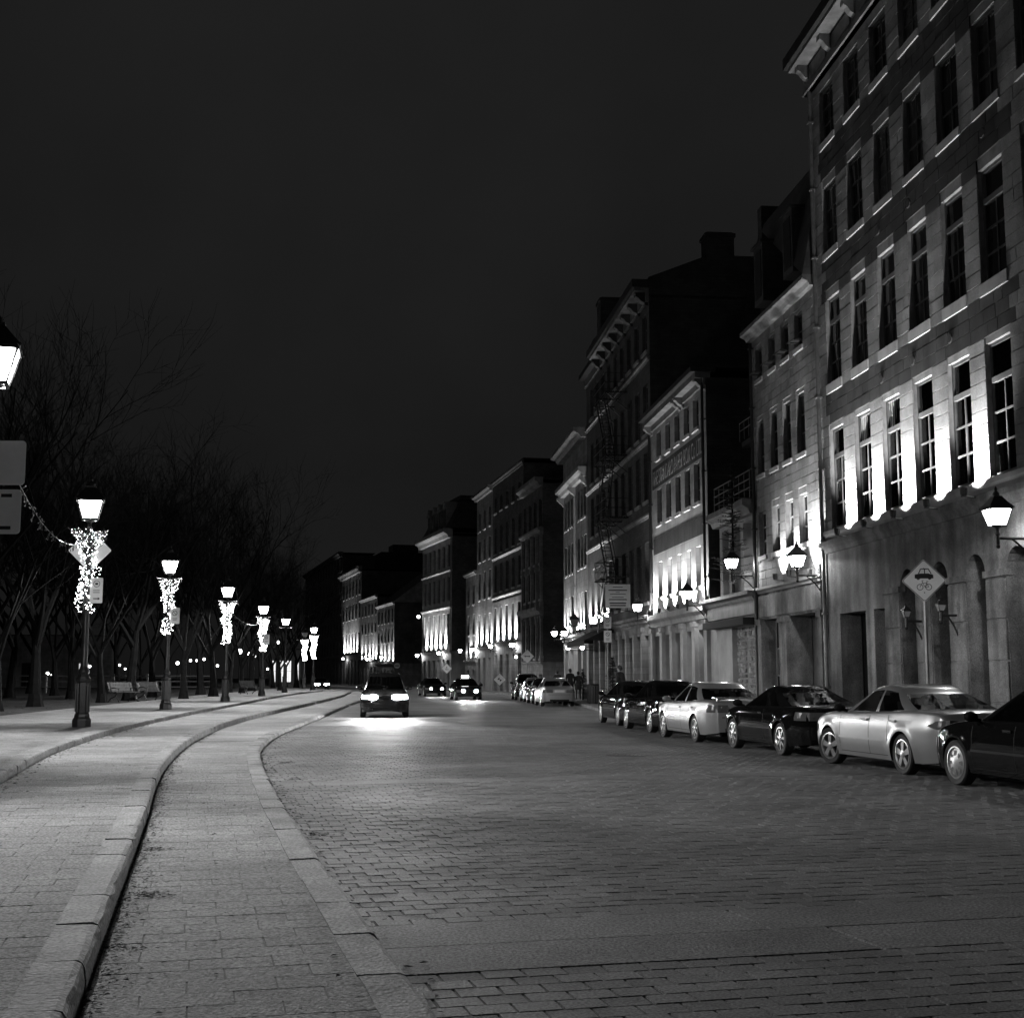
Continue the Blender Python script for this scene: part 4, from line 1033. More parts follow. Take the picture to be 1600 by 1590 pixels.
def garland(label, x, y, r, seed, z0=2.75, z1=4.6, wreath=True):
    rr = random.Random(seed); t = thing('light_garland', label, 'light garland', (x, y, Z_PARK), 0, 'lit garlands on street lamps')
    gm, bm = MB(), MB()
    def bulb(p, rad):
        n = len(bm.v); bm.v += [(p[0]+rad,p[1],p[2]),(p[0]-rad,p[1],p[2]),(p[0],p[1]+rad,p[2]),(p[0],p[1]-rad,p[2]),(p[0],p[1],p[2]+rad),(p[0],p[1],p[2]-rad)]
        for f in ((0,2,4),(2,1,4),(1,3,4),(3,0,4),(2,0,5),(1,2,5),(3,1,5),(0,3,5)): bm.f.append(tuple(n+i for i in f)); bm.m.append(0)
    def twig(p, q, w=.012): gm.tube([p, q], [w, w*.5], 3, False)
    if wreath:
        for _ in range(150):
            a = rr.uniform(0, 6.28); R0 = .14 + .2*rr.random()**.7; z = rr.uniform(4.3, 4.74); R0 *= .75 + .55*((z-4.3)/.44)
            p = (R0*math.cos(a), R0*math.sin(a), z); twig((.06*math.cos(a),.06*math.sin(a),z-.15), p); 
            for _ in range(2): twig(p, (p[0]+rr.uniform(-.1,.1), p[1]+rr.uniform(-.1,.1), p[2]+rr.uniform(0,.12)), .008)
            bulb((p[0]+rr.uniform(-.03,.03), p[1]+rr.uniform(-.03,.03), p[2]+rr.uniform(0,.06)), r*rr.uniform(.5,1.05))
    n = 330
    for k in range(n):
        f = rr.random(); z = z0 + (z1-z0)*f; wob = .10*math.sin(f*9 + seed)
        wid = .10 + .12*(.35 + .65*f)*(0.6+.4*math.sin(f*14+seed)**2)
        a = rr.uniform(0, 6.28); rad = .08 + wid*rr.random()**.6
        p = (rad*math.cos(a) + wob*.6, rad*math.sin(a), z); bulb(p, r*rr.uniform(.6,1.3))
        if k % 3 == 0: twig((.08*math.cos(a),.08*math.sin(a),z), (p[0], p[1], z + rr.uniform(-.06,.06)))
    gm.build('greenery', 'needle', t); bm.build('bulbs', 'bulb_glow', t, kind='stuff')
GL_ = ['bright tangled light garland on the nearest full street lamp', 'bright light garland wound on the second full street lamp', 'bright light garland wound on the third full street lamp',
       'bright light garland wound on the fourth full street lamp', 'bright light garland on the far unlit street lamp', 'bright light garland on the lamp beside the distant headlights']
for k, i in enumerate((1, 2, 3, 4, 7, 6)): garland(GL_[k], SL[i][0], SL[i][1], (.0115, .014, .017, .021, .03, .028)[k], 3 + k)

def string_light(label, p, q, sag, n, seed):
    rr = random.Random(seed); t = thing('string_light', label, 'string light', p); P, Q = Vector(p), Vector(q); w, b = MB(), MB(); pts = []
    for k in range(31):
        f = k/30; v = (Q-P)*f; v.z -= sag*4*f*(1-f); pts.append(v)
    w.tube(pts, .006, 4)
    for k in range(n):
        f = rr.random(); v = (Q-P)*f; v.z -= sag*4*f*(1-f); e = v + Vector((rr.uniform(-.06,.06), rr.uniform(-.06,.06), rr.uniform(-.16,.05))); w.tube([v, e], .005, 3, False); b.ball(e, .012, 4, 3)
    w.build('wire', 'iron', t); b.build('bulbs', 'iron_worn', t, kind='stuff')
string_light('thin unlit light string sagging between the edge lamp and the garlanded lamp', (-6.86,17,4.9), (-10.4,32.1,4.95), .75, 130, 5)
string_light('thin light string sagging beyond the third full street lamp', (-13.9,64.2,4.9), (-15.4,81.5,4.9), .5, 90, 6)

# wall lanterns on brackets
def wall_lantern(label, x, y, z, wx, wy, lit=True, s=.72, pole=True):
    d = Vector((wx - x, wy - y)); l = d.length; t = thing('wall_lantern', label, 'wall lantern', (x, y, 0), math.atan2(d.y, d.x), 'bracket lanterns along the facades')
    lantern(t, s, z, 'wall_glow' if lit else 'lantern_off')
    m = MB(); zb = z - .56*s
    m.tube([(0,0,zb+.08),(0,0,zb-.12)], .035, 6); m.ball((0,0,zb-.16), .045); m.tube([(-.0,0,zb),(l,0,zb)], .03, 6)
    m.tube([(l*.35,0,zb),(l*.7,0,zb-.22),(l,0,zb-.5)], .022, 5)
    m.build('bracket', 'iron', t, smooth=True)
    if pole: m = MB(); m.tube([(l+.0,0,.14),(l,0,zb+.35)], .055, 8); m.box((l-.08,-.08,zb-.1),(l+.08,.08,zb+.38)); m.build('wall_pole', 'iron', t)
    return t
WL = [(9.42,25.3,4.6,10.18,25.36,'lit wall lantern on the tall warehouse, nearest the camera'),
      (8.28,38.0,4.85,9.0,38.05,'lit wall lantern in front of the greystone house and its floodlights'),
      (7.5,44.7,5.35,8.3,44.75,'lit wall lantern before the rooftop conifer of the low shop'),
      (6.88,51.6,4.7,7.62,51.65,'lit wall lantern at the near corner of the sign painted warehouse'),
      (5.95,62.3,4.75,6.6,62.35,'lit wall lantern between the sign painted warehouse and the fire escape'),
      ]
for x, y, z, wx, wy, l in WL[:5]: wall_lantern(l, x, y, z, wx, wy)
for x, y, z, wx, wy, l in [(3.5,88,4.35,4.1,88.05,'lit wall lantern on the twin stone fronts'),(3.0,93,4.5,3.62,93.05,'lit wall lantern at the far corner of the twin stone fronts'),
      (.0,119,4.3,.45,119.1,'lit wall lantern at the near end of the brick storehouse'),(-2.1,128.3,4.4,-1.42,128.4,'lit wall lantern at the far end of the brick storehouse'),
      (-4.25,139.2,4.3,-3.6,139.3,'lit wall lantern on the narrow stone block'),(-5.75,146,4.3,-5.0,146.1,'lit wall lantern on the small infill house'),
      (-8.9,160.4,4.3,-8.25,160.6,'lit wall lantern on the near part of the mansard corner building'),(-12.4,172.4,4.2,-11.75,172.6,'lit wall lantern at the far corner of the mansard corner building'),
      (-19.5,197,4.3,-18.95,197.2,'lit wall lantern on the gabled house'),(-23.1,210,4.2,-22.5,210.2,'lit wall lantern on the plain terrace house'),(-30.2,236,4.6,-29.5,236.2,'lit wall lantern on the corniced stone block')]:
    wall_lantern(l, x, y, z, wx, wy, pole=False)
p = to_world(A, 7.1, .42, 2.95); q = to_world(A, 7.1, .02, 2.95); wall_lantern('small unlit sconce lantern left of the diamond sign post on the tall warehouse', p[0], p[1], 3.0, q[0], q[1], False, .3, False)
p = to_world(A, 5.15, .42, 2.95); q = to_world(A, 5.15, .02, 2.95); wall_lantern('small unlit sconce lantern right of the diamond sign post on the tall warehouse', p[0], p[1], 3.05, q[0], q[1], False, .3, False)
wall_lantern('unlit black wall lantern beside the restaurant awning', 3.9, 83.3, 4.9, 4.6, 83.4, False, .9, False)

# ================================================================== signs
def rrect(w, h, r, n=4):
    out = []
    for cx, cz, a0 in ((w/2-r,h/2-r,0),(-w/2+r,h/2-r,PI/2),(-w/2+r,-h/2+r,PI),(w/2-r,-h/2+r,1.5*PI)):
        for k in range(n+1): a = a0 + PI/2*k/n; out.append((cx + r*math.cos(a), cz + r*math.sin(a)))
    return out
def ring(mb, cx, cz, r, w, y, n=20):
    for k in range(n):
        a, b = 2*PI*k/n, 2*PI*(k+1)/n
        mb.quad(*[(cx+q*math.cos(t), y, cz+q*math.sin(t)) for q, t in ((r-w/2,a),(r+w/2,a),(r+w/2,b),(r-w/2,b))])
def rod2(mb, a, b, w, y):
    d = Vector((b[0]-a[0], b[1]-a[1])); l = d.length; n = Vector((-d.y, d.x))/l*w/2
    mb.quad((a[0]-n.x,y,a[1]-n.y),(a[0]+n.x,y,a[1]+n.y),(b[0]+n.x,y,b[1]+n.y),(b[0]-n.x,y,b[1]-n.y))
def poly2(mb, pts, y): mb.quad(*[(a, y, b) for a, b in pts])
def sign(name, label, x, y, z, rz, shape, post=None, group=None, plate='sign_white', graphic=None):
    """plate in local x,z facing -y (towards the camera); z = plate centre"""
    t = thing(name, label, 'sign', (x, y, 0), rz, group)
    m = MB(); m.prism(shape, -.006, .006); m.build('plate', plate, t, (0, 0, z))
    if graphic: g = MB(); graphic(g, -.009); g.build('pictogram', 'sign_black', t, (0, 0, z))
    if post is not None: m = MB(); m.tube([(0,.045,post),(0,.045,z+.2)], .032, 8); m.build('post', 'galv' if post else 'iron', t)
    return t
def diamond(s, r=.04):
    d = s/math.sqrt(2); pts = rrect(s, s, r); c = math.cos(PI/4); return [((a-b)*c, (a+b)*c) for a, b in pts]
def car_bike(g, y):
    for s, w in ((.575, .012),):
        d = diamond(s); n = len(d)
        for k in range(n): rod2(g, d[k], d[(k+1) % n], w, y)
    X = lambda l, dx, dz, s: [(dx + a*s, dz + b*s*1.35) for a, b in l]
    body = X([(-1,-.28),(-.98,.05),(-.6,.1),(-.38,.12),(.5,.12),(.62,.08),(.98,.02),(1,-.3)], 0, .11, .175); poly2(g, body, y)
    for l in ([(-.58,.1),(-.34,.5)],[(-.36,.5),(.5,.5)],[(.48,.5),(.78,.08)],[(.08,.1),(.08,.5)]): q = X(l, 0, .11, .175); rod2(g, q[0], q[1], .017, y)
    for cx in (-.62,.6): ring(g, cx*.175, .11-.36*.175, .020, .024, y-.001, 14)
    s, cz = .155, -.115
    for cx in (-.52,.52): ring(g, cx*s*1.0, cz-.012, .056, .011, y, 20)
    P = lambda a, b: (a*s, cz + b*s)
    for a, b in ((P(-.52,-.08),P(-.2,.55)),(P(-.2,.55),P(-.28,.72)),(P(-.28,.72),P(-.08,.74)),(P(-.22,.42),P(.3,.42)),(P(-.2,.45),P(.1,-.1)),(P(.1,-.1),P(.36,.62)),(P(.25,.62),P(.5,.62)),(P(.1,-.1),P(.52,-.08)),(P(.52,-.08),P(.3,.42))): rod2(g, a, b, .009, y)
    for cz2 in (.235,-.235): ring(g, 0, cz2, .006, .012, y-.001, 8)
sign('diamond_sign', 'pale diamond sign with a car over a bicycle, on a post behind the parked cars', 8.05, 25.6, 3.40, -.26, diamond(.6), .13, graphic=car_bike)
def nopark(g, y):
    ring(g, 0, .1, .085, .018, y); rod2(g, (-.06,.16), (.06,.04), .016, y); rod2(g, (-.09,-.1), (.09,-.1), .02, y); rod2(g, (-.07,-.16), (.07,-.16), .016, y)
def arrowplate(g, y):
    ring(g, 0, .16, .075, .012, y); rod2(g, (-.035,.16), (.035,.16), .05, y); rod2(g, (-.08,0), (.08,0), .014, y); rod2(g, (-.08,-.05), (.08,-.05), .014, y)
    rod2(g, (-.07,-.2), (.05,-.2), .022, y); poly2(g, [(.04,-.235),(.09,-.2),(.04,-.165)], y)
sign('diamond_sign', 'blank pale diamond sign behind the garland of the nearest full street lamp', -10.4, 32.2, 4.62, .05, diamond(.75))
sign('parking_plate', 'tall white parking plate with arrow on the nearest full street lamp', -10.12, 31.95, 3.62, .05, rrect(.3,.62,.03), graphic=arrowplate)
sign('parking_plate', 'white no parking plate on the second full street lamp', -12.58, 49.05, 3.78, .05, rrect(.36,.6,.03), graphic=nopark)
sign('parking_plate', 'small white plate on the fourth full street lamp', -15.15, 81.3, 3.8, .05, rrect(.36,.6,.03), graphic=nopark)
def two_marks(g, y): rod2(g, (-.02,.21), (.12,.21), .045, y); rod2(g, (-.02,-.21), (.12,-.21), .045, y)
sign('parking_plate', 'upper of two large pale plates at the left photo edge', -6.58, 16.85, 4.3, .02, rrect(.5,.58,.05), plate='sign_grey')
sign('parking_plate', 'lower of two large pale plates at the left photo edge, with dark bars', -6.60, 16.85, 3.66, .02, rrect(.48,.58,.05), plate='sign_grey', graphic=two_marks)
def dbl(g, y):
    rod2(g, (-.14,.0), (.14,.0), .06, y); poly2(g, [(-.14,-.08),(-.14,.08),(-.24,0)], y); poly2(g, [(.14,.08),(.14,-.08),(.24,0)], y)
def peds(g, y):
    poly2(g, [(-.22,.02),(-.02,.2),(-.02,-.02)], y); poly2(g, [(.2,-.02),(.02,-.2),(.02,.02)], y); rod2(g, (-.1,.05), (.1,-.05), .06, y)
def fork(g, y):
    rod2(g, (0,-.2), (0,.16), .05, y); poly2(g, [(-.07,.14),(.07,.14),(0,.26)], y); rod2(g, (-.14,-.15), (-.14,.02), .04, y); rod2(g, (.14,-.15), (.14,.02), .04, y)
sign('diamond_sign', 'white diamond sign with double arrow on a tall post by the far parked cars', 1.2, 104, 3.1, .0, diamond(.75), .13, graphic=dbl)
sign('diamond_sign', 'low white diamond sign with black wedge marks by the fire hydrant', -1.1, 118, 1.25, .0, diamond(.75), .13, graphic=peds)
sign('diamond_sign', 'small white diamond sign with upward arrows before the mansard corner building', -7.4, 150, 2.4, .05, diamond(.8), .13, graphic=fork)
sign('round_sign', 'pale round no entry sign before the big blank gable wall', -16.1, 185, 3.0, .05, [(.4*math.cos(k*PI/10), .4*math.sin(k*PI/10)) for k in range(20)], .13, plate='sign_grey', graphic=lambda g, y: rod2(g, (-.26,0), (.26,0), .12, y))
sign('parking_plate', 'upper white no parking plate on the post by the restaurant', 4.5, 62, 4.05, .0, rrect(.36,.55,.03), .13, graphic=nopark)
sign('parking_plate', 'lower white no parking plate on the post by the restaurant', 4.5, 61.95, 3.4, .0, rrect(.36,.55,.03), graphic=nopark)
t = sign('hanging_signboard', 'large white lettered signboard hung in front of the fire escape', 5.4, 67, 5.6, .0, rrect(1.28,1.2,.02), plate='sign_white', graphic=lambda g, y: [rod2(g, (-w/2,z), (w/2,z), h, y) for w, z, h in ((.5,.46,.03),(.95,.3,.05),(.2,.2,.02),(.8,.1,.03),(.6,-.06,.03),(.9,-.16,.03),(.95,-.2,.02),(.85,-.36,.06),(.8,-.48,.06))])
m = MB(); m.tube([(-.7,.02,6.2),(1.2,.1,6.2)], .03, 6); m.tube([(-.3,.02,5.0),(1.2,.1,4.7)], .02, 6); m.build('hanger', 'iron', t)

# ================================================================== fire escape, restaurant awning, small street furniture
fe = thing('fire_escape', 'black iron fire escape zigzagging down the dark brick block', 'fire escape', (6.68,62.2,0), math.atan2(19.8,-1.93))
PZ = [6.7, 9.8, 13.1, 16.5]
for i, z in enumerate(PZ):
    m = MB()
    for k in range(9): m.box((6.0, .06+k*.13, z), (9.9, .10+k*.13, z+.04))
    for x in (6.0, 7.9, 9.85): m.box((x, .0, z-.06), (x+.05, 1.2, z)); m.bar((x, .03, z-.95), (x, 1.12, z-.05), .045)
    m.build('platform', 'iron', fe)
    m = MB()
    for zz in (.5, 1.0): m.tube([(6.0,.05,z+zz),(6.0,1.18,z+zz),(9.9,1.18,z+zz),(9.9,.05,z+zz)], .022, 5)
    for k in range(14): m.tube([(6.0+k*.3,1.18,z),(6.0+k*.3,1.18,z+1.0)], .012, 4)
    m.build('railing', 'iron', fe)
    zb = PZ[i-1] + .04 if i else 3.9; m = MB(); x0, x1 = (6.5, 9.4) if i % 2 else (9.4, 6.5)
    for y in (.62, 1.1): m.bar((x0, y, zb), (x1, y, z), .05, .16); m.tube([(x0, y, zb+.9), (x1, y, z+.9)], .02, 5)
    for k in range(14):
        f = (k+.5)/14; m.box((x0+(x1-x0)*f-.11, .62, zb+(z-zb)*f), (x0+(x1-x0)*f+.11, 1.1, zb+(z-zb)*f+.03))
    m.build('stair', 'iron', fe)
aw = thing('restaurant_awning', 'dark sloping restaurant awning under the fire escape', 'awning', (6.68,62.2,0), math.atan2(19.8,-1.93))
m = MB()
m.quad((10.5,.05,4.3),(17.5,.05,4.3),(17.5,1.7,3.5),(10.5,1.7,3.5)); m.quad((10.5,1.7,3.5),(17.5,1.7,3.5),(17.5,1.7,3.2),(10.5,1.7,3.2)); m.quad((10.5,.05,4.3),(10.5,1.7,3.5),(10.5,.05,3.5)); m.quad((17.5,.05,4.3),(17.5,.05,3.5),(17.5,1.7,3.5)); m.build('canvas', 'cloth_dark', aw)
m = MB(); m.tube([(10.5,1.7,3.22),(17.5,1.7,3.22)], .03, 6); m.tube([(10.5,.05,3.3),(10.5,1.7,3.22)], .025, 6); m.tube([(17.5,.05,3.3),(17.5,1.7,3.22)], .025, 6); m.build('frame', 'galv', aw)
def bulb_lamp(label, x, y, z, r=.1, mat='far_glow', postz=None, arm=None):
    t = thing('globe_lamp', label, 'lamp', (x, y, 0)); m = MB(); m.ball((0,0,z), r, 10, 6); m.build('globe', mat, t, smooth=True)
    m = MB()
    if postz is not None: m.tube([(0,0,postz),(0,0,z-r*.9)], max(.05, r*.3), 6); m.lathe([(.12,postz),(.12,postz+.4),(.07,postz+.5)], 6)
    if arm: m.tube([(0,0,z-r),(arm[0],arm[1],z-r-.05)], .02, 5)
    m.build('post' if postz is not None else 'arm', 'iron', t); return t
bulb_lamp('small bright globe lamp under the restaurant awning', 4.1, 77, 3.2, .13, 'far_glow', None, (.9,.1)); bulb_lamp('bright starry globe lamp at the restaurant door beyond the awning', 3.55, 83.5, 3.35, .15, 'far_glow', None, (.8,.1))
bulb_lamp('bright lamp head before the restaurant, beneath the hanging signboard', 4.35, 69.5, 4.45, .16, 'globe_glow', None, (1.4,.1))
bulb_lamp('small bright globe lamp on the brick storehouse ground floor', .35, 114, 3.2, .13, 'far_glow', None, (.6,.1))
bulb_lamp('bright lamp high on the corner of the mansard corner building', -12.3, 173, 9.3, .22, 'far_glow', None, (.5,.1))
t = thing('litter_bin', 'dark slatted litter bin on the pavement beside the light grey sedan', 'litter bin', (4.25,69.5,Z_WALK)); 
for k in range(14):
    a = 2*PI*k/14; m = MB(); m.box((.29*math.cos(a)-.03,.29*math.sin(a)-.03,.05),(.29*math.cos(a)+.03,.29*math.sin(a)+.03,.95)); m.build('slat', 'iron_worn', t)
m = MB(); m.lathe([(.27,0),(.27,.9),(.2,.9)], 14); m.lathe([(.33,.93),(.34,1.0),(.22,1.03),(.2,.97)], 14); m.build('drum', 'iron', t)
t = thing('fire_hydrant', 'small dark fire hydrant on the pavement beyond the side street', 'fire hydrant', (-3.1,130,Z_WALK))
m = MB(); m.lathe([(.2,0),(.2,.06),(.12,.08),(.12,.6),(.16,.62),(.16,.68),(.12,.74),(.05,.84)], 10); m.build('barrel', 'iron_worn', t, smooth=True)
m = MB(); m.lathe([(.06,-.22),(.06,.22)], 8, (0,0,.5), 'x'); m.lathe([(.08,-.2),(.08,0)], 8, (0,0,.45), 'y'); m.build('outlet', 'iron_worn', t)

# benches, fence, park furniture
def bench(label, x, y, rz):
    t = thing('park_bench', label, 'bench', (x, y, Z_PARK), rz, 'slatted park benches')
    for s in (-.7, .7):
        m = MB(); pts = [(.28,0),(.3,.05),(.12,.28),(.2,.42),(-.12,.44),(-.3,.9)]; m.tube([(s,-a,b) for a, b in pts], .025, 6); m.tube([(s,.32,0),(s,.2,.15),(s,-.05,.25),(s,-.2,.42)], .025, 6); m.tube([(s,-.24,.42),(s,-.28,.62),(s,-.02,.66),(s,.16,.66)], .02, 6); m.build('leg', 'iron', t)
    for k in range(6): m = MB(); m.box((-.85,-.26+k*.085,.44),(.85,-.19+k*.085,.47)); m.build('seat_slat', 'bench_wood', t)
    for k in range(6): m = MB(); m.obox((0,.18+k*.026,.53+k*.072),(.85,0,0),(0,.012,.0),(0,.008,.03)); m.build('back_slat', 'bench_wood', t)
bench('left of two slatted park benches near the second full street lamp', -18.6, 63.5, 1.15); bench('right of two slatted park benches near the second full street lamp', -18.3, 67.2, 1.15)
bench('slatted park bench in the dark beyond the fourth street lamp', -17.9, 90.5, 1.15)
fn = thing('rail_fence', 'pale post and rail fence across the back of the park', 'fence', (-52,98,Z_PARK-.02))
me_p = MB().box((-.06,-.06,0),(.06,.06,1.4)).mesh('post', 'galv'); me_r = MB().box((0,-.02,-.035),(2.5,.02,.035)).mesh('rail', 'galv')
for k in range(12):
    link('post', me_p, fn, (k*2.5, 0, 0))
    for z in (.45,.85,1.25): link('rail', me_r, fn, (k*2.5, -.08, z))

# ================================================================== bare trees and the rooftop conifer
def branchy(seed, H):
    r = random.Random(seed); tk, cr = MB(), MB()
    def grow(mb, p, d, l, w, depth):
        n = 4 if depth < 3 else 3; pts = [p]; rad = [w]; q = p.copy(); dd = d.copy()
        for k in range(n):
            dd = (dd + Vector((r.gauss(0,.10), r.gauss(0,.10), r.gauss(.04,.07)))*(.3 if depth == 0 else 1)).normalized(); q = q + dd*(l/n); pts.append(q.copy()); rad.append(w*(1 - .55*(k+1)/n))
        mb.tube(pts, rad, 7 if depth == 0 else (5 if depth == 1 else 3), depth == 0)
        return pts, dd, rad
    trunk_h = H*.2 + r.uniform(-.3,.4); w0 = H*.0185
    pts, d, rad = grow(tk, Vector((0,0,-.05)), Vector((r.uniform(-.06,.06), r.uniform(-.06,.06), 1)).normalized(), trunk_h, w0, 0)
    tk.lathe([(w0*1.5,-.06),(w0*1.2,.12),(w0*.97,.4)], 7)
    def rec(p, d, l, w, depth):
        pts, dd, rad = grow(cr, p, d, l, w, depth)
        if depth >= 5: return
        k = {1: 4, 2: 4, 3: 4, 4: 4}[depth]
        for i in range(k):
            f = .35 + .65*(i + r.random()*.6)/k if depth > 1 else .45 + .55*(i + r.random()*.5)/k
            f = min(f, .999)*(len(pts)-1); j = int(f); b = pts[j].lerp(pts[j+1], f-j)
            ax = dd.orthogonal().normalized(); ax.rotate(Matrix.Rotation(r.uniform(0, 6.28), 3, dd))
            ang = r.uniform(.35, .95); nd_ = (dd*math.cos(ang) + ax*math.sin(ang)); nd_.z += .12; nd_.normalize()
            rec(b, nd_, l*r.uniform(.5,.74), max(.006, rad[j]*.62), depth+1)
    for i in range(5):
        a = i*1.256 + r.uniform(-.4,.4); s = r.uniform(.35,.75); dv = Vector((math.cos(a)*s, math.sin(a)*s, 1)).normalized()
        j = -1 if i < 3 else -2
        rec(pts[j], dv, H*r.uniform(.36,.46), w0*r.uniform(.32,.46), 1)
    return tk.mesh('trunk', 'bark', True), cr.mesh('crown', 'twig')
TV = [branchy(11+i, 12.0) for i in range(5)]
TR = [(3,47),(62,54),(118,72),(165,62),(207,68),(243,78),(292,72),(318,88),(338,80),(362,101),(382,96),(397,110),(411,121),(430,134),(22,75),(92,84),(140,92),(188,99),(-75,44),(-28,60),(441,113),(466,140),(265,110),(225,120),(55,95),(449,150)]
ORDER = sorted(range(len(TR)), key=lambda k: TR[k][0])
for i, (u, Y) in enumerate(TR):
    X = (u-800)/2050*Y; tk, cr = TV[i % 5]; s = .95 + .4*((i*37) % 10)/10; rank = ORDER.index(i)
    where = ('left of the garlanded lamp' if u < 125 else 'between the first and second full street lamps' if u < 262 else 'between the second and fourth full street lamps' if u < 412 else 'behind the far street lamps')
    nth = ORD[rank] + ' from the left'
    t = thing('bare_tree', 'leafless park tree, %s, %s' % (nth, where), 'tree', (X, Y, Z_PARK-.02), i*1.3, 'bare park trees')
    t.scale = (s, s, s*(1.0 + .1*((i*13) % 5)/5)); link('trunk', tk, t); link('crown', cr, t)
def conifer(name, label, loc, H, Rr, n, seed):
    r = random.Random(seed); t = thing(name, label, 'tree', loc); m = MB(); m.tube([(0,0,0),(.03,0,H)], [.06,.012], 6); m.build('trunk', 'bark', t); c = MB()
    for i in range(n):
        f = r.random()**.8; z = .25 + (H-.3)*f; a = r.uniform(0, 6.28); L_ = Rr*(1-f*.92)*r.uniform(.6,1.1); e = Vector((math.cos(a)*L_, math.sin(a)*L_, z - .05 + .25*L_)); c.tube([(0,0,z), e*1.0], [.012,.005], 3, False)
        for k in range(9):
            g = .25 + .75*k/9; p = Vector((0,0,z)).lerp(e, g)
            for s in (-1, 1): q = p + Vector((-math.sin(a)*s*.12*(1.2-g)*Rr + r.uniform(-.03,.03), math.cos(a)*s*.12*(1.2-g)*Rr + r.uniform(-.03,.03), r.uniform(-.03,.05))); c.tube([p, q], [.012,.004], 3, False)
    c.build('crown', 'needle', t); return t
conifer('potted_conifer', 'thin conifer standing on the shop ledge beside the greystone house', (7.75,45.9,4.46), 4.6, 1.0, 130, 4)
conifer('potted_conifer', 'dark bushy conifer beside the standing man at the restaurant', (5.05,66.5,Z_WALK), 2.4, .75, 130, 5); conifer('potted_conifer', 'low dark shrub by the restaurant door post', (4.3,80.5,Z_WALK), 1.9, .6, 90, 6)

# far park lights and lit quay buildings
PL = [(80,1052,120,.14),(87,1054,125,.1),(145,1041,150,.14),(191,1039,150,.14),(200,1045,155,.12),(189,1054,140,.12),(281,1036,160,.2),(301,1032,170,.16),(311,1032,175,.17),(322,1030,180,.17),(333,1029,185,.17),(343,1040,170,.16),(377,1018,150,.28),(390,1021,165,.2),(400,1025,170,.2),(436,1004,170,.2),(421,1045,190,.16),(448,1036,190,.18)]
for i, (u, v, Y, r) in enumerate(PL):
    bulb_lamp('distant lit globe lamp beyond the park trees, %s from the left' % ORD[sorted(range(len(PL)), key=lambda k: PL[k][0]).index(i)], (u-800)/2050*Y, Y, 1.55 + (1056-v)*Y/2050, r, 'far_glow', -.05)
def lit_building(name, label, P0, P1, H, D, n, winw, z0, z1, mat, glow, every=1):
    b, L = building(name, label, P0, P1); p = L/n; cx = [p*(i+.5) for i in range(n)]; ops = rc(cx, winw, z0, z1)
    wall_mesh(0, L, 0, H, ops, D, rev=.25).build('wall', mat, b)
    for i, o in enumerate(ops): window(b, o, 'C4', 'frame_paint', glow if i % every == 0 else 'pane_dark', .2)
    flat_roof(b, 0, L, D, H, over=.4); return b
lit_building('quay_shed', 'long low dark quay shed with lit doorways behind the park', (-50,165), (-108,150), 6.5, 12, 9, 1.3, .2, 3.2, 'stone_mid', 'window_lit', 2)
lit_building('lit_pavilion', 'bright glazed pavilion far behind the park lamps', (-35.5,222), (-40.5,221), 6.0, 8, 4, .8, .5, 4.2, 'stone_pale', 'shop_lit')

# ================================================================== cars
def cr_curve(pts, x):
    xs = [p[0] for p in pts]
    if x <= xs[0]: return pts[0][1]
    if x >= xs[-1]: return pts[-1][1]
    for i in range(len(pts)-1):
        if xs[i] <= x <= xs[i+1]: break
    x0, y0 = pts[i]; x1, y1 = pts[i+1]; h = x1-x0; t = (x-x0)/h
    def slope(k):
        if k == 0 or k == len(pts)-1: return 0 if k else (pts[1][1]-pts[0][1])/(pts[1][0]-pts[0][0])
        a = (pts[k][1]-pts[k-1][1])/(pts[k][0]-pts[k-1][0]); b = (pts[k+1][1]-pts[k][1])/(pts[k+1][0]-pts[k][0])
        return 0 if a*b <= 0 else 2*a*b/(a+b)
    m0, m1 = slope(i)*h, slope(i+1)*h
    return (2*t**3-3*t*t+1)*y0 + (t**3-2*t*t+t)*m0 + (-2*t**3+3*t*t)*y1 + (t**3-t*t)*m1
def bulge(z): return cr_curve([(.15,.93),(.32,.975),(.5,1.0),(.68,.995),(.82,.965),(1.0,.915),(1.2,.87)], z)
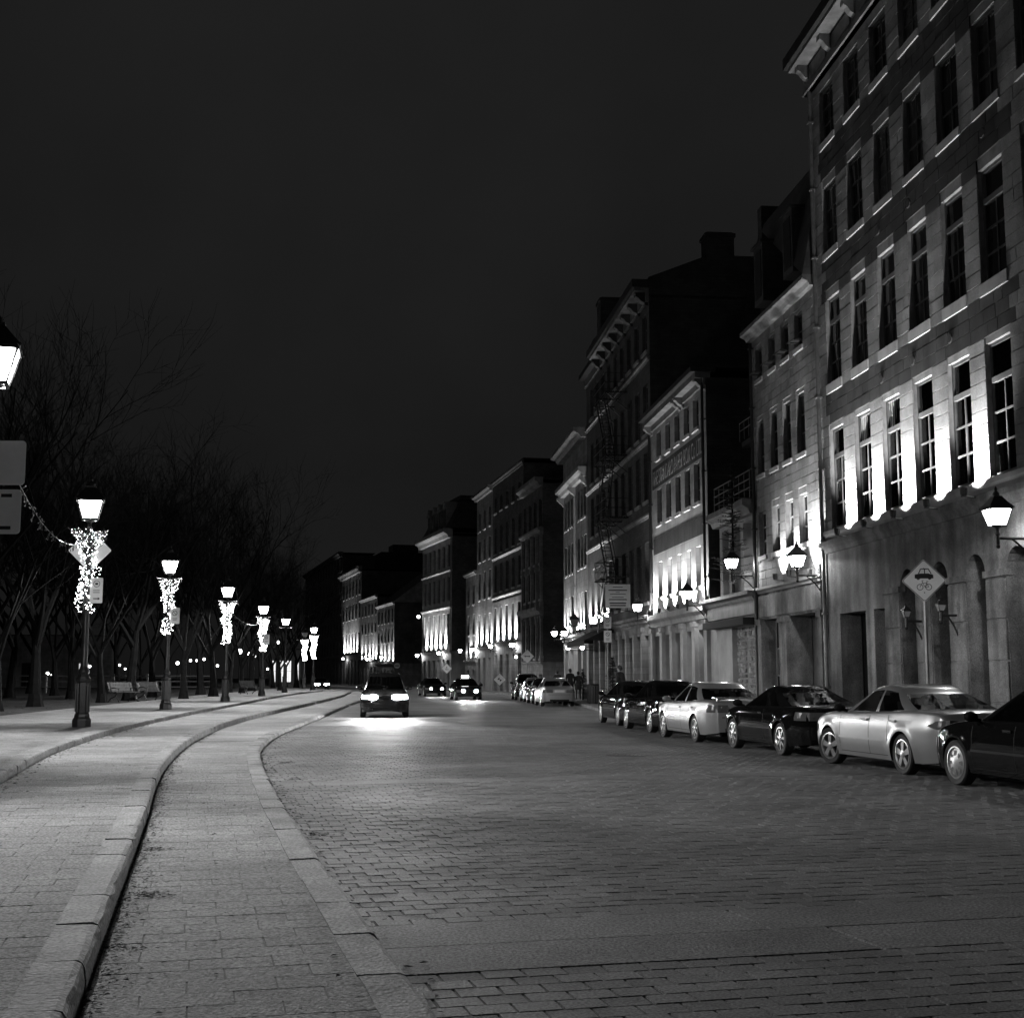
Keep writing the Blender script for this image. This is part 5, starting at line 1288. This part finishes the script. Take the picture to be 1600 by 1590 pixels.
def car(label, loc, yaw, paint, L=4.6, W=1.78, H=1.43, wb=2.67, fo=.92, belt=.93, hood=.80, deck=.98, cowl=1.08, roof_f=.28, roof_r=-.86, back=-1.70, rim='five', tail='wide',
        lights=False, taxi=False, spoiler=False, detail=True, coupe=False, group='parked cars', wagon=False, rims='rim_alloy', lum=True):
    """x forward; cowl = x of windscreen base, roof_f/roof_r = roof edges, back = x of rear-window base"""
    t = thing('car' , label, 'car', (loc[0], loc[1], 0), yaw, group)
    xf, xr = L/2, -L/2; af = xf - fo; ar = af - wb; Rw = .32; Ra = Rw + .05
    top = [(xr, deck-.13),(xr+.06, deck-.05),(xr+.22, deck),(back+.05, deck+.015),(0, belt+.02),(cowl, belt),(cowl+(xf-cowl)*.5, hood+.055),(xf-.28, hood-.07),(xf-.06, hood-.20),(xf, hood-.27)]
    wid = [(xr, .80),(xr+.1, .885),(xr+.35, .955),(xr+.9, .995),(0, 1.0),(xf-.95, .985),(xf-.45, .93),(xf-.15, .82),(xf, .66)]
    zt = lambda x: cr_curve(top, x); hw = lambda x: cr_curve(wid, x)*W/2
    def ys(x, z):
        y = hw(x)*bulge(z)
        for a in (af, ar):
            d = math.hypot(x-a, z-Rw); y += .018*math.exp(-((d-Ra-.02)/.055)**2)
        return y + .006*math.exp(-((z-.78)/.05)**2)
    def zl(x):
        z = .20 + (.05*max(0, (abs(x)-(L/2-.5))/.5))
        for a in (af, ar):
            d = abs(x-a)
            if d < Ra: z = max(z, Rw + math.sqrt(max(0, Ra*Ra-d*d))*.98)
        return z
    xs = {xr, xr+.03, xr+.08, xf, xf-.03, xf-.08}
    k = xr
    while k < xf: xs.add(round(k, 3)); k += .10
    for a in (af, ar):
        for q in range(-12, 13): xs.add(round(a + Ra*math.sin(q/12*PI/2), 4))
        xs.add(round(a-Ra-.004, 4)); xs.add(round(a+Ra+.004, 4))
    xs = sorted(x for x in xs if xr <= x <= xf)
    m = MB(); NS = 9; rows = []
    def section(x):
        z0, z1 = zl(x), zt(x); zs = z1 - .055; h = hw(x); pts = []
        for i in range(NS): z = z0 + (zs-z0)*i/(NS-1); pts.append((ys(x, z), z))
        yb = pts[-1][0]
        pts += [(yb*.985, z1-.028), (yb*.945, z1-.01), (yb*.8, z1+.006), (yb*.45, z1+.02), (0, z1+.025)]
        return pts
    prof = [(x, section(x)) for x in xs]
    def endcap(x, pts, sgn):
        out = []
        for e, s in ((.035, .965), (.055, .90)):
            cz = .55; out.append((x + sgn*e, [(y*s, cz + (z-cz)*(1-(1-s)*.9)) for y, z in pts]))
        return out
    prof = list(reversed(endcap(xs[0], prof[0][1], -1))) + prof + endcap(xs[-1], prof[-1][1], 1)
    for x, pts in prof:
        b = len(m.v); full = [(x, y, z) for y, z in pts] + [(x, -y, z) for y, z in reversed(pts[:-1])]
        m.v += full; rows.append(b)
    n = len(full)
    for a, b in zip(rows, rows[1:]):
        for j in range(n-1): m.f.append((a+j, b+j, b+j+1, a+j+1)); m.m.append(0)
    m.f.append(tuple(rows[0]+j for j in range(n))); m.m.append(0); m.f.append(tuple(rows[-1]+j for j in reversed(range(n)))); m.m.append(0)
    for a, b in zip(rows, rows[1:]):      # inner lips of sills and arches
        for j, s in ((0, 1), (n-1, -1)):
            p, q = m.v[a+j], m.v[b+j]; m.mi = 1; m.quad(p, q, (q[0], q[1]-.3*s, q[2]), (p[0], p[1]-.3*s, p[2])); m.mi = 0
    # greenhouse
    TL = [0, .07, .3, .6, .88, 1.0]; roofw = W/2*.645; basew = hw(0)*bulge(belt)*.955; zr = H - .055
    SB = [0, .03, .09, .22, .34, .455, .50, .60, .70, .80, .87, .93, 1.0] if not coupe else [0, .03, .09, .22, .34, .50, .55, .62, .68, .74, .80, .9, 1.0]
    NF = 8; rings = []; wins = {'windscreen': MB(), 'rear_window': MB()}; side = [MB() for _ in range(4)]
    def tt(a, b, t): return a + (b-a)*t
    for t_ in TL:
        e = t_**.85; x_f, x_r = tt(cowl, roof_f, e), tt(back, roof_r, e if not wagon else t_); w = tt(basew, roofw, t_**1.25); z = tt(belt - .015, zr, t_)
        zback = tt(deck + .005, zr - (.075 if not wagon else .03), t_); zfront = tt(belt - .015, zr - .05, t_)
        pts = []
        def zz(x):
            f = (x - x_r)/(x_f - x_r); g = lambda q: q*q*(3-2*q)
            return tt(zback, z, g(min(1, max(0, f)/.5))) if f < .5 else tt(zfront, z, g(min(1, max(0, 1-f)/.5)))
        bw = .16*(1-.3*t_)
        for k in range(NF+1): y = -w*.93 + 2*w*.93*k/NF; pts.append((x_f - bw*(abs(y)/w)**2.2, y, zfront))
        for s in SB[1:-1]: x = tt(x_f - bw*1.0 - .04, x_r + .10, s); yb = w*(1 - .05*max(0, (s-.7)/.3)**2) ; pts.append((x, yb, zz(x)))
        for k in range(NF+1): y = w*.90 - 2*w*.90*k/NF; pts.append((x_r + .12*(abs(y)/w)**2.2, y, zback))
        for s in reversed(SB[1:-1]): x = tt(x_f - bw*1.0 - .04, x_r + .10, s); yb = w*(1 - .05*max(0, (s-.7)/.3)**2); pts.append((x, -yb, zz(x)))
        rings.append(pts)
    N = len(rings[0]); ns = len(SB)-2; f0, s0, r0, q0 = 0, NF+1, NF+1+ns, 2*NF+2+ns
    base = len(m.v)
    for r_ in rings: m.v += r_
    def wseg(j):
        if j < NF: return 'windscreen'
        if r0 <= j < r0+NF: return 'rear_window'
        if s0 <= j < r0-1: i = SB[1:-1]; a, b = i[j-s0], i[j-s0+1]; sd = 0
        elif q0 <= j < N-1: i = list(reversed(SB[1:-1])); b, a = i[j-q0], i[j-q0+1]; sd = 2
        else: return None
        if coupe: return (sd if .09 <= a and b <= .5 else (sd+1 if .55 <= a and b <= .80 else None))
        return (sd if .09 <= a and b <= .455 else (sd+1 if .50 <= a and b <= (.87 if not wagon else .93) else None))
    for lv in range(len(TL)-1):
        for j in range(N):
            k = (j+1) % N; A_, B_, C_, D_ = rings[lv][j], rings[lv][k], rings[lv+1][k], rings[lv+1][j]; wn = wseg(j)
            if wn is not None and 1 <= lv <= 3:
                (wins[wn] if isinstance(wn, str) else side[wn]).quad(A_, B_, C_, D_)
            else: m.f.append((base+lv*N+j, base+lv*N+k, base+(lv+1)*N+k, base+(lv+1)*N+j)); m.m.append(0)
    cxr = (roof_f+roof_r)/2 - .06; prev = base + (len(TL)-1)*N
    for sc, dz in ((.93,.026),(.75,.042),(.4,.053)):
        b = len(m.v); m.v += [(cxr + (p[0]-cxr)*sc, p[1]*sc, p[2] + (zr - p[2])*(1 - sc*sc) + dz) for p in rings[-1]]
        for j in range(N): k = (j+1) % N; m.f.append((prev+j, prev+k, b+k, b+j)); m.m.append(0)
        prev = b
    m.f.append(tuple(prev+j for j in range(N))); m.m.append(0)
    body = m.build('body', [paint, 'trim_black'], t, smooth=True)
    bm = bmesh.new(); bm.from_mesh(body.data); bmesh.ops.recalc_face_normals(bm, faces=bm.faces); bm.to_mesh(body.data); bm.free()
    for nme, mb in wins.items(): mb.build(nme, 'glass_car', t, smooth=True)
    for mb in side:
        if mb.f: mb.build('side_window', 'glass_car', t, smooth=True)
    # cabin
    m = MB(); m.box((xr+.45,-W/2+.16,.24),(xf-.3,W/2-.16,.46)); m.box((ar-.3,-W/2+.24,.3),(ar+.4,W/2-.24,.7)); m.build('underbody', 'trim_black', t)
    m = MB()
    for y in (-.38,.38):
        m.obox((.1,y,.62),(.26,0,0),(0,.25,0),(0,0,.09)); m.obox((-.2,y,.92),(.06,0,-.015),(0,.24,0),(.05,0,.3)); m.obox((-.27,y,1.2),(.04,0,0),(0,.12,0),(.01,0,.075))
        if not coupe: m.obox((ar+.36,y,.98),(.06,0,0),(0,.3,0),(.04,0,.16)); m.obox((ar+.3,y,1.14),(.04,0,0),(0,.11,0),(.01,0,.06))
    m.box((ar+.1,-.62,.5),(ar+.55,.62,.88)); m.box((cowl-.45,-.66,.72),(cowl-.1,.66,.92)); m.build('seats', 'seat', t)
    # wheels
    if (rim, rims) not in WCACHE:
        ty = MB(); ty.lathe([(Rw-.105,-.085),(Rw-.02,-.098),(Rw,-.075),(Rw,.075),(Rw-.02,.098),(Rw-.105,.085)], 28, axis='y', cap=False)
        ri = MB(); ri.lathe([(Rw-.10,-.088),(Rw-.115,-.06),(Rw-.125,.0),(Rw-.12,.06),(Rw-.10,.088)], 28, axis='y', cap=False); ri.lathe([(Rw-.12,.08),(Rw-.105,.096),(Rw-.088,.092)], 28, axis='y', cap=False)
        hub = MB(); dk = MB(); dk.lathe([(Rw-.118,-.02),(Rw-.118,.0)], 24, axis='y')
        if rim in ('five', 'six'):
            ns_ = 5 if rim == 'five' else 7
            for k in range(ns_):
                a = 2*PI*k/ns_ + .3; c, s = math.cos(a), math.sin(a); w0, w1 = (.034, .05) if rim == 'five' else (.018, .026)
                P = lambda r_, o, y: (r_*c - o*s, y, r_*s + o*c)
                n0 = len(ri.v); ri.v += [P(.03,-w0,.088),P(.03,w0,.088),P(Rw-.10,w1,.082),P(Rw-.10,-w1,.082),P(.03,-w0,.05),P(.03,w0,.05),P(Rw-.10,w1,.04),P(Rw-.10,-w1,.04)]
                for f in ((0,1,2,3),(0,4,5,1),(1,5,6,2),(3,2,6,7),(0,3,7,4)): ri.f.append(tuple(n0+i for i in f)); ri.m.append(0)
            ri.lathe([(.058,.04),(.06,.09),(.03,.098)], 12, axis='y')
        else:
            ri.lathe([(Rw-.10,.06),(Rw-.13,.078),(.08,.092),(.05,.1)], 24, axis='y')
            dk2 = []
            for k in range(8):
                a = 2*PI*k/8; c, s = math.cos(a), math.sin(a); P = lambda r_, o: (r_*c - o*s, .094, r_*s + o*c); dk.quad(P(.10,-.016), P(.175,-.032), P(.175,.032), P(.10,.016))
        WCACHE[(rim, rims)] = (ty.mesh('tyre', 'rubber', True), ri.mesh('rim', rims, True), dk.mesh('brake_disc', 'iron', False))
    ty, ri, dk = WCACHE[(rim, rims)]
    for ax in (af, ar):
        for s in (1, -1):
            steer = (.22 if ax == af and 'steered' in label else 0)
            wl = link('wheel', None, t, (ax, s*(W/2 - .115), Rw), (0, 0, (0 if s > 0 else PI) + steer)); wl.empty_display_size = .1
            link('tyre', ty, wl); link('rim', ri, wl); link('brake_disc', dk, wl)
    # patches that follow the side surface
    def side_patch(x0, x1, z0, z1, nx, nz, s, off=.004, zf=None):
        q = MB(); g = lambda x, z: (x, s*(ys(x, z) + off), z)
        for i in range(nx):
            for j in range(nz):
                xa, xb = x0+(x1-x0)*i/nx, x0+(x1-x0)*(i+1)/nx; za, zb = z0+(z1-z0)*j/nz, z0+(z1-z0)*(j+1)/nz
                q.quad(g(xa,za), g(xb,za), g(xb,zb), g(xa,zb))
        return q
    for s in (1, -1):
        if detail:
            q = MB()
            for x in ((af-.48, -.16, ar+.45) if not coupe else (af-.48, -.45)):
                p = side_patch(x-.006, x+.006, .27, zt(x)-.07, 1, 8, s, .002); o = len(q.v); q.v += p.v; q.f += [tuple(i+o for i in f) for f in p.f]; q.m += p.m
            p = side_patch(ar+.46, af-.49, .27, .278, 12, 1, s, .002); o = len(q.v); q.v += p.v; q.f += [tuple(i+o for i in f) for f in p.f]; q.m += p.m
            q.build('door_seam', 'trim_black', t)
            p = side_patch(ar+.45, af-.45, .50, .535, 14, 1, s, .008); p.build('side_moulding', paint if 'silver' in paint else 'trim_black', t)
            for x in ((.0, -.98) if not coupe else (-.28,)):
                z = belt-.12; y = hw(x)*bulge(z); q = MB(); q.box((x-.10, s*y if s > 0 else -y-.03, z-.015), (x+.10, y+.03 if s > 0 else -y, z+.02)); q.build('door_handle', paint, t)
            x = cowl-.32; y = hw(x)*bulge(belt); q = MB(); q.ball((x, s*(y+.13), belt+.06), (.09,.11,.075), 8, 6); q.bar((x, s*(y-.02), belt+.0), (x, s*(y+.1), belt+.03), .05); q.build('mirror', 'trim_black' if 'black' in paint or tail == 'oval' else paint, t, smooth=True)
        # tail lights wrap round the rear corners
        z0, z1 = {'wide': (.70,.86), 'oval': (.73,.88), 'tall': (.72,.89), 'suv': (.7,1.1)}[tail]
        q = side_patch(xr+.005, xr+.30, z0, z1, 6, 3, s, .006)
        if tail == 'oval':
            for i, v in enumerate(q.v):
                f = (v[0]-xr)/.3; sh = 1 - max(0, f)**2*.85; zc = (z0+z1)/2; q.v[i] = (v[0], v[1], zc + (v[2]-zc)*sh)
        wi = hw(xr)*bulge((z0+z1)/2); y_in = wi*({'wide':.5,'oval':.42}.get(tail,.62))
        for a in range(5):
            ya, yb = wi*.965 - (wi*.965-y_in)*a/5, wi*.965 - (wi*.965-y_in)*(a+1)/5
            sh = 1 - (a/5)**2*(.5 if tail == 'oval' else .0); sh2 = 1 - ((a+1)/5)**2*(.5 if tail == 'oval' else .0); zc = (z0+z1)/2; h = (z1-z0)/2
            q.quad((xr-.062, s*ya, zc-h*sh), (xr-.062, s*yb, zc-h*sh2), (xr-.062, s*yb, zc+h*sh2), (xr-.062, s*ya, zc+h*sh))
        q.quad((xr+.004, s*(wi+.004), z0), (xr-.062, s*wi*.965, z0), (xr-.062, s*wi*.965, z1), (xr+.004, s*(wi+.004), z1))
        q.build('tail_light', 'tail_lens', t)
        q = MB()
        q.ball((xr-.058, s*wi*.86, (z0+z1)/2), (.012,.055,.05), 10, 6)
        q.ball((xr-.058, s*wi*.62, (z0+z1)/2), (.012,.05,.045), 10, 6); q.build('lamp_bowl', 'lamp_lens', t, smooth=True)
        # head lights
        z0, z1 = hood-.28, hood-.14
        q = side_patch(xf-.42, xf-.02, z0, z1, 6, 2, s, .006); wi = hw(xf)*bulge(z0)
        q.quad((xf+.06, s*wi*.95, z0), (xf+.06, s*wi*.45, z0), (xf+.06, s*wi*.45, z1-.01), (xf+.06, s*wi*.95, z1-.01)); q.quad((xf-.02, s*(wi+.01), z0), (xf+.06, s*wi*.95, z0), (xf+.06, s*wi*.95, z1-.01), (xf-.02, s*(wi+.01), z1))
        hl = q.build('headlight', 'headlight_glow' if lights > .6 else 'lamp_lens', t)
        if lights:
            q = MB(); q.lathe([(.105,0),(.105,.02)], 14, (xf+.062, s*wi*.72, (z0+z1)/2), 'x'); q.build('bulb', 'headlight_glow' if lights > .4 else 'far_glow', hl)
            ld = bpy.data.lights.new('headlight_beam', 'SPOT'); ld.energy = 3200*lights; ld.spot_size = math.radians(44); ld.spot_blend = .85; ld.shadow_soft_size = .06
            lo_ = link('headlight_beam', ld, t, (xf+.12, s*wi*.72, (z0+z1)/2)); lo_.rotation_euler = Vector((1,0,-.075)).to_track_quat('-Z','Y').to_euler()
    q = MB(); q.box((xr-.068,-.26,.72 if tail != 'suv' else .6),(xr-.06,.26,.84 if tail != 'suv' else .72)); q.build('number_plate', 'plate', t)
    q = MB(); q.box((xf+.04,-wi*.4,hood-.27),(xf+.066,wi*.4,hood-.17)); q.box((xf+.03,-wi*.7,.30),(xf+.062,wi*.7,.40)); q.build('grille', 'trim_black', t)
    q = MB(); q.box((xr-.064,-hw(xr)*.7,.28),(xr-.03,hw(xr)*.7,.36)); q.box((xr-.066,-hw(xr)*.8,.60),(xr-.05,hw(xr)*.8,.615)); q.build('bumper_trim', 'trim_black', t)
    if spoiler: q = MB(); q.box((xr+.02,-W*.4,deck+.06),(xr+.2,W*.4,deck+.085)); q.box((xr+.06,-W*.36,deck-.01),(xr+.14,-W*.33,deck+.06)); q.box((xr+.06,W*.33,deck-.01),(xr+.14,W*.36,deck+.06)); q.build('spoiler', paint, t)
    if taxi: q = MB(); q.obox((-.2,0,H+.09),(.09,0,0),(0,.24,0),(0,0,.085)); q.build('roof_sign', 'taxi_glow', t); q = MB(); q.box((-.33,-.3,H-.0),(-.07,.3,H+.01)); q.build('roof_sign_base', 'trim_black', t)
    return t
def park(label, wheel, d, **k):
    """wheel = ground contact of the outer left rear wheel; d = heading slope dx/dy"""
    L, W, wb, fo = k.get('L', 4.6), k.get('W', 1.78), k.get('wb', 2.67), k.get('fo', .92)
    yaw = math.atan2(1, d); ux, uy = math.cos(yaw), math.sin(yaw); ar = L/2 - fo - wb
    lx, ly = ar, W/2 - .06
    return car(label, (wheel[0] - (ux*lx - uy*ly), wheel[1] - (uy*lx + ux*ly)), yaw, **k)
park('black car at the right photo edge, only its front half showing', (6.93,16.55), -.20, paint='paint_black', rim='cap', rims='rim_steel')
park('silver sedan with five spoke wheels, steered front wheels, before the arched doors', (6.24,21.2), -.205, paint='paint_silver', L=4.67, tail='oval', deck=1.0, belt=.95, hood=.84)
park('black coupe parked behind the nearer silver sedan', (5.33,26.3), -.19, paint='paint_black', L=4.55, H=1.37, coupe=True, roof_f=.2, roof_r=-.7, back=-1.8, deck=.95, tail='wide', rim='six')
park('lighter silver sedan with a boot spoiler, between the black coupe and the dark sedans', (4.36,31.5), -.17, paint='paint_silver_b', tail='tall', spoiler=True, rim='six', rims='rim_steel', L=4.7, H=1.42)
park('black sedan parked ahead of the silver sedan with the spoiler', (3.85,36.9), -.16, paint='paint_black', rim='six', L=4.75, H=1.45)
park('dark sedan farthest of the near parked row, beside the kerb bulge', (3.38,42.1), -.14, paint='paint_dark', rim='cap', rims='rim_steel', H=1.41)
park('light grey rounded sedan seen from behind, nearest of the far parked group', (1.52,69.0), -.09, paint='paint_silver', tail='wide', deck=1.02, H=1.47)
park('dark car second of the far parked group', (1.1,74.6), -.075, paint='paint_dark')
park('grey car third of the far parked group', (.72,80.4), -.07, paint='paint_grey', H=1.46)
park('dark tall utility car farthest of the far parked group', (.2,87.0), -.07, paint='paint_dark', H=1.72, L=4.5, deck=1.12, belt=1.05, hood=1.0, back=-2.05, roof_r=-1.85, wagon=True, tail='suv')
def drive(label, x, y, hx, hy, **k): return car(label, (x, y), math.atan2(hy, hx), group='cars on the road', detail=k.pop('detail', True), **k)
drive('dark minivan coming towards the camera with glaring headlights', -5.0, 52.0, .10, -1, paint='paint_dark', H=1.7, L=4.6, W=1.86, belt=1.04, hood=.98, deck=1.1, cowl=1.25, roof_f=.55, back=-2.05, roof_r=-1.8, wagon=True, tail='suv', lights=1.0)
drive('dark taxi with glowing roof sign and headlights on', -3.1, 88.0, .16, -1, paint='paint_black', lights=.45, taxi=True)
drive('dark car with headlights on behind the taxi', -6.3, 104.0, .22, -1, paint='paint_black', lights=.12)
drive('far car with glaring headlights at the bend by the park', -22.9, 158.0, .25, -1, paint='paint_dark', lights=.8)

# ================================================================== people outside the restaurant
def person(label, x, y, h, yaw, stance, coat='cloth_dark'):
    t = thing('person', label, 'person', (x, y, Z_WALK), yaw); s = h/1.8
    J = {'pel': (0,0,.95), 'spi': (0,.0,1.15), 'che': (.01,0,1.36), 'nek': (.02,0,1.52), 'hed': (.05,0,1.62), 'hd2': (.05,0,1.72)}
    E = [('pel','spi'),('spi','che'),('che','nek'),('nek','hed'),('hed','hd2')]; Rr = {'pel': (.16,.13), 'spi': (.145,.115), 'che': (.17,.12), 'nek': (.055,.055), 'hed': (.085,.08), 'hd2': (.075,.08)}
    for sd, nm in ((1,'l'),(-1,'r')):
        f = stance*sd
        for k, p, r in (('hip',(0,sd*.10,.90),.095),('kne',(f*.5+.04,sd*.10,.50),.06),('ank',(f-.02,sd*.105,.09),.042),('toe',(f+.15,sd*.12,.035),.036),('sho',(.01,sd*.19,1.44),.072),('elb',(-.05-f*.3,sd*.25,1.15),.05),('wri',(.10-f*.6,sd*.21,.93),.034),('han',(.14-f*.6,sd*.20,.84),.036)):
            J[nm+k] = p; Rr[nm+k] = (r, r)
        E += [('pel',nm+'hip'),(nm+'hip',nm+'kne'),(nm+'kne',nm+'ank'),(nm+'ank',nm+'toe'),('che',nm+'sho'),(nm+'sho',nm+'elb'),(nm+'elb',nm+'wri'),(nm+'wri',nm+'han')]
        for k, (dy, dz, l) in enumerate(((-.028,-.055,.05),(-.01,-.06,.055),(.01,-.06,.05),(.026,-.05,.045))):
            b = J[nm+'han']; J[nm+'f%d' % k] = (b[0]+.02, b[1]+dy, b[2]+dz); J[nm+'g%d' % k] = (b[0]+.035, b[1]+dy, b[2]+dz-l*.6); Rr[nm+'f%d' % k] = Rr[nm+'g%d' % k] = (.010,.010); E += [(nm+'han',nm+'f%d' % k),(nm+'f%d' % k,nm+'g%d' % k)]
        b = J[nm+'wri']; J[nm+'th'] = (b[0]+.06, b[1]-sd*.02, b[2]-.07); Rr[nm+'th'] = (.011,.011); E.append((nm+'wri',nm+'th'))
    keys = list(J); me = bpy.data.meshes.new('body'); me.from_pydata([tuple(c*s for c in J[k]) for k in keys], [(keys.index(a), keys.index(b)) for a, b in E], [])
    o = bpy.data.objects.new('tmp', me); COL.objects.link(o); md = o.modifiers.new('skin', 'SKIN'); md.use_smooth_shade = True; o.modifiers.new('sub', 'SUBSURF').levels = 2
    sv = me.skin_vertices[0].data
    for i, k in enumerate(keys): sv[i].radius = (Rr[k][0]*s, Rr[k][1]*s); sv[i].use_root = (k == 'pel')
    dg = bpy.context.evaluated_depsgraph_get(); me2 = bpy.data.meshes.new_from_object(o.evaluated_get(dg)); bpy.data.objects.remove(o)
    me2.name = 'body'; me2.materials.clear(); me2.materials.append(MAT[coat]); me2.materials.append(MAT['skin'])
    for p in me2.polygons:
        z = p.center.z/s; p.material_index = 1 if (z > 1.54) or (z < .88 and z > .70 and abs(p.center.y) > .16*s and p.center.x > .03) else 0
    link('body', me2, t)
    m = MB(); m.ball((.03*s,0,1.725*s), (.105*s,.092*s,.085*s), 12, 8); m.ball((-.03*s,0,1.66*s), (.07*s,.085*s,.09*s), 10, 6); m.build('hair', 'hair', t, smooth=True)
    m = MB(); m.ball((.145*s,0,1.645*s), (.022*s,.014*s,.024*s), 6, 5)
    for sd in (-1,1): m.ball((.045*s,sd*.088*s,1.65*s), (.02*s,.012*s,.03*s), 6, 5)
    m.build('face_features', 'skin', t, smooth=True)
    m = MB()
    for sd in (-1,1): m.ball((.125*s,sd*.034*s,1.67*s), (.012*s,.015*s,.009*s), 6, 5)
    m.ball((.132*s,0,1.605*s), (.01*s,.028*s,.007*s), 6, 5); m.build('eyes_and_mouth', 'hair', t)
    m = MB()   # open coat skirt over the thighs
    m.lathe([(.21*s,.66*s),(.205*s,.8*s),(.185*s,.98*s),(.165*s,1.1*s),(.15*s,1.12*s)], 14); m.build('coat_skirt', coat, t, smooth=True)
person('man in a dark coat standing by the bushy conifer outside the restaurant', 4.62, 56.5, 1.88, 2.4, .04)
person('person in a dark jacket on the pavement, left of the couple', 2.75, 80.5, 1.78, 1.6, .1, 'cloth_grey')
person('man of the couple in dark clothes behind the light grey sedan', 3.45, 78.5, 1.86, 1.7, .12)
person('shorter person of the couple in dark clothes behind the light grey sedan', 3.95, 78.9, 1.7, 1.7, .1, 'cloth_grey')

for o in bpy.data.objects:
    if '_p' in o: del o['_p']
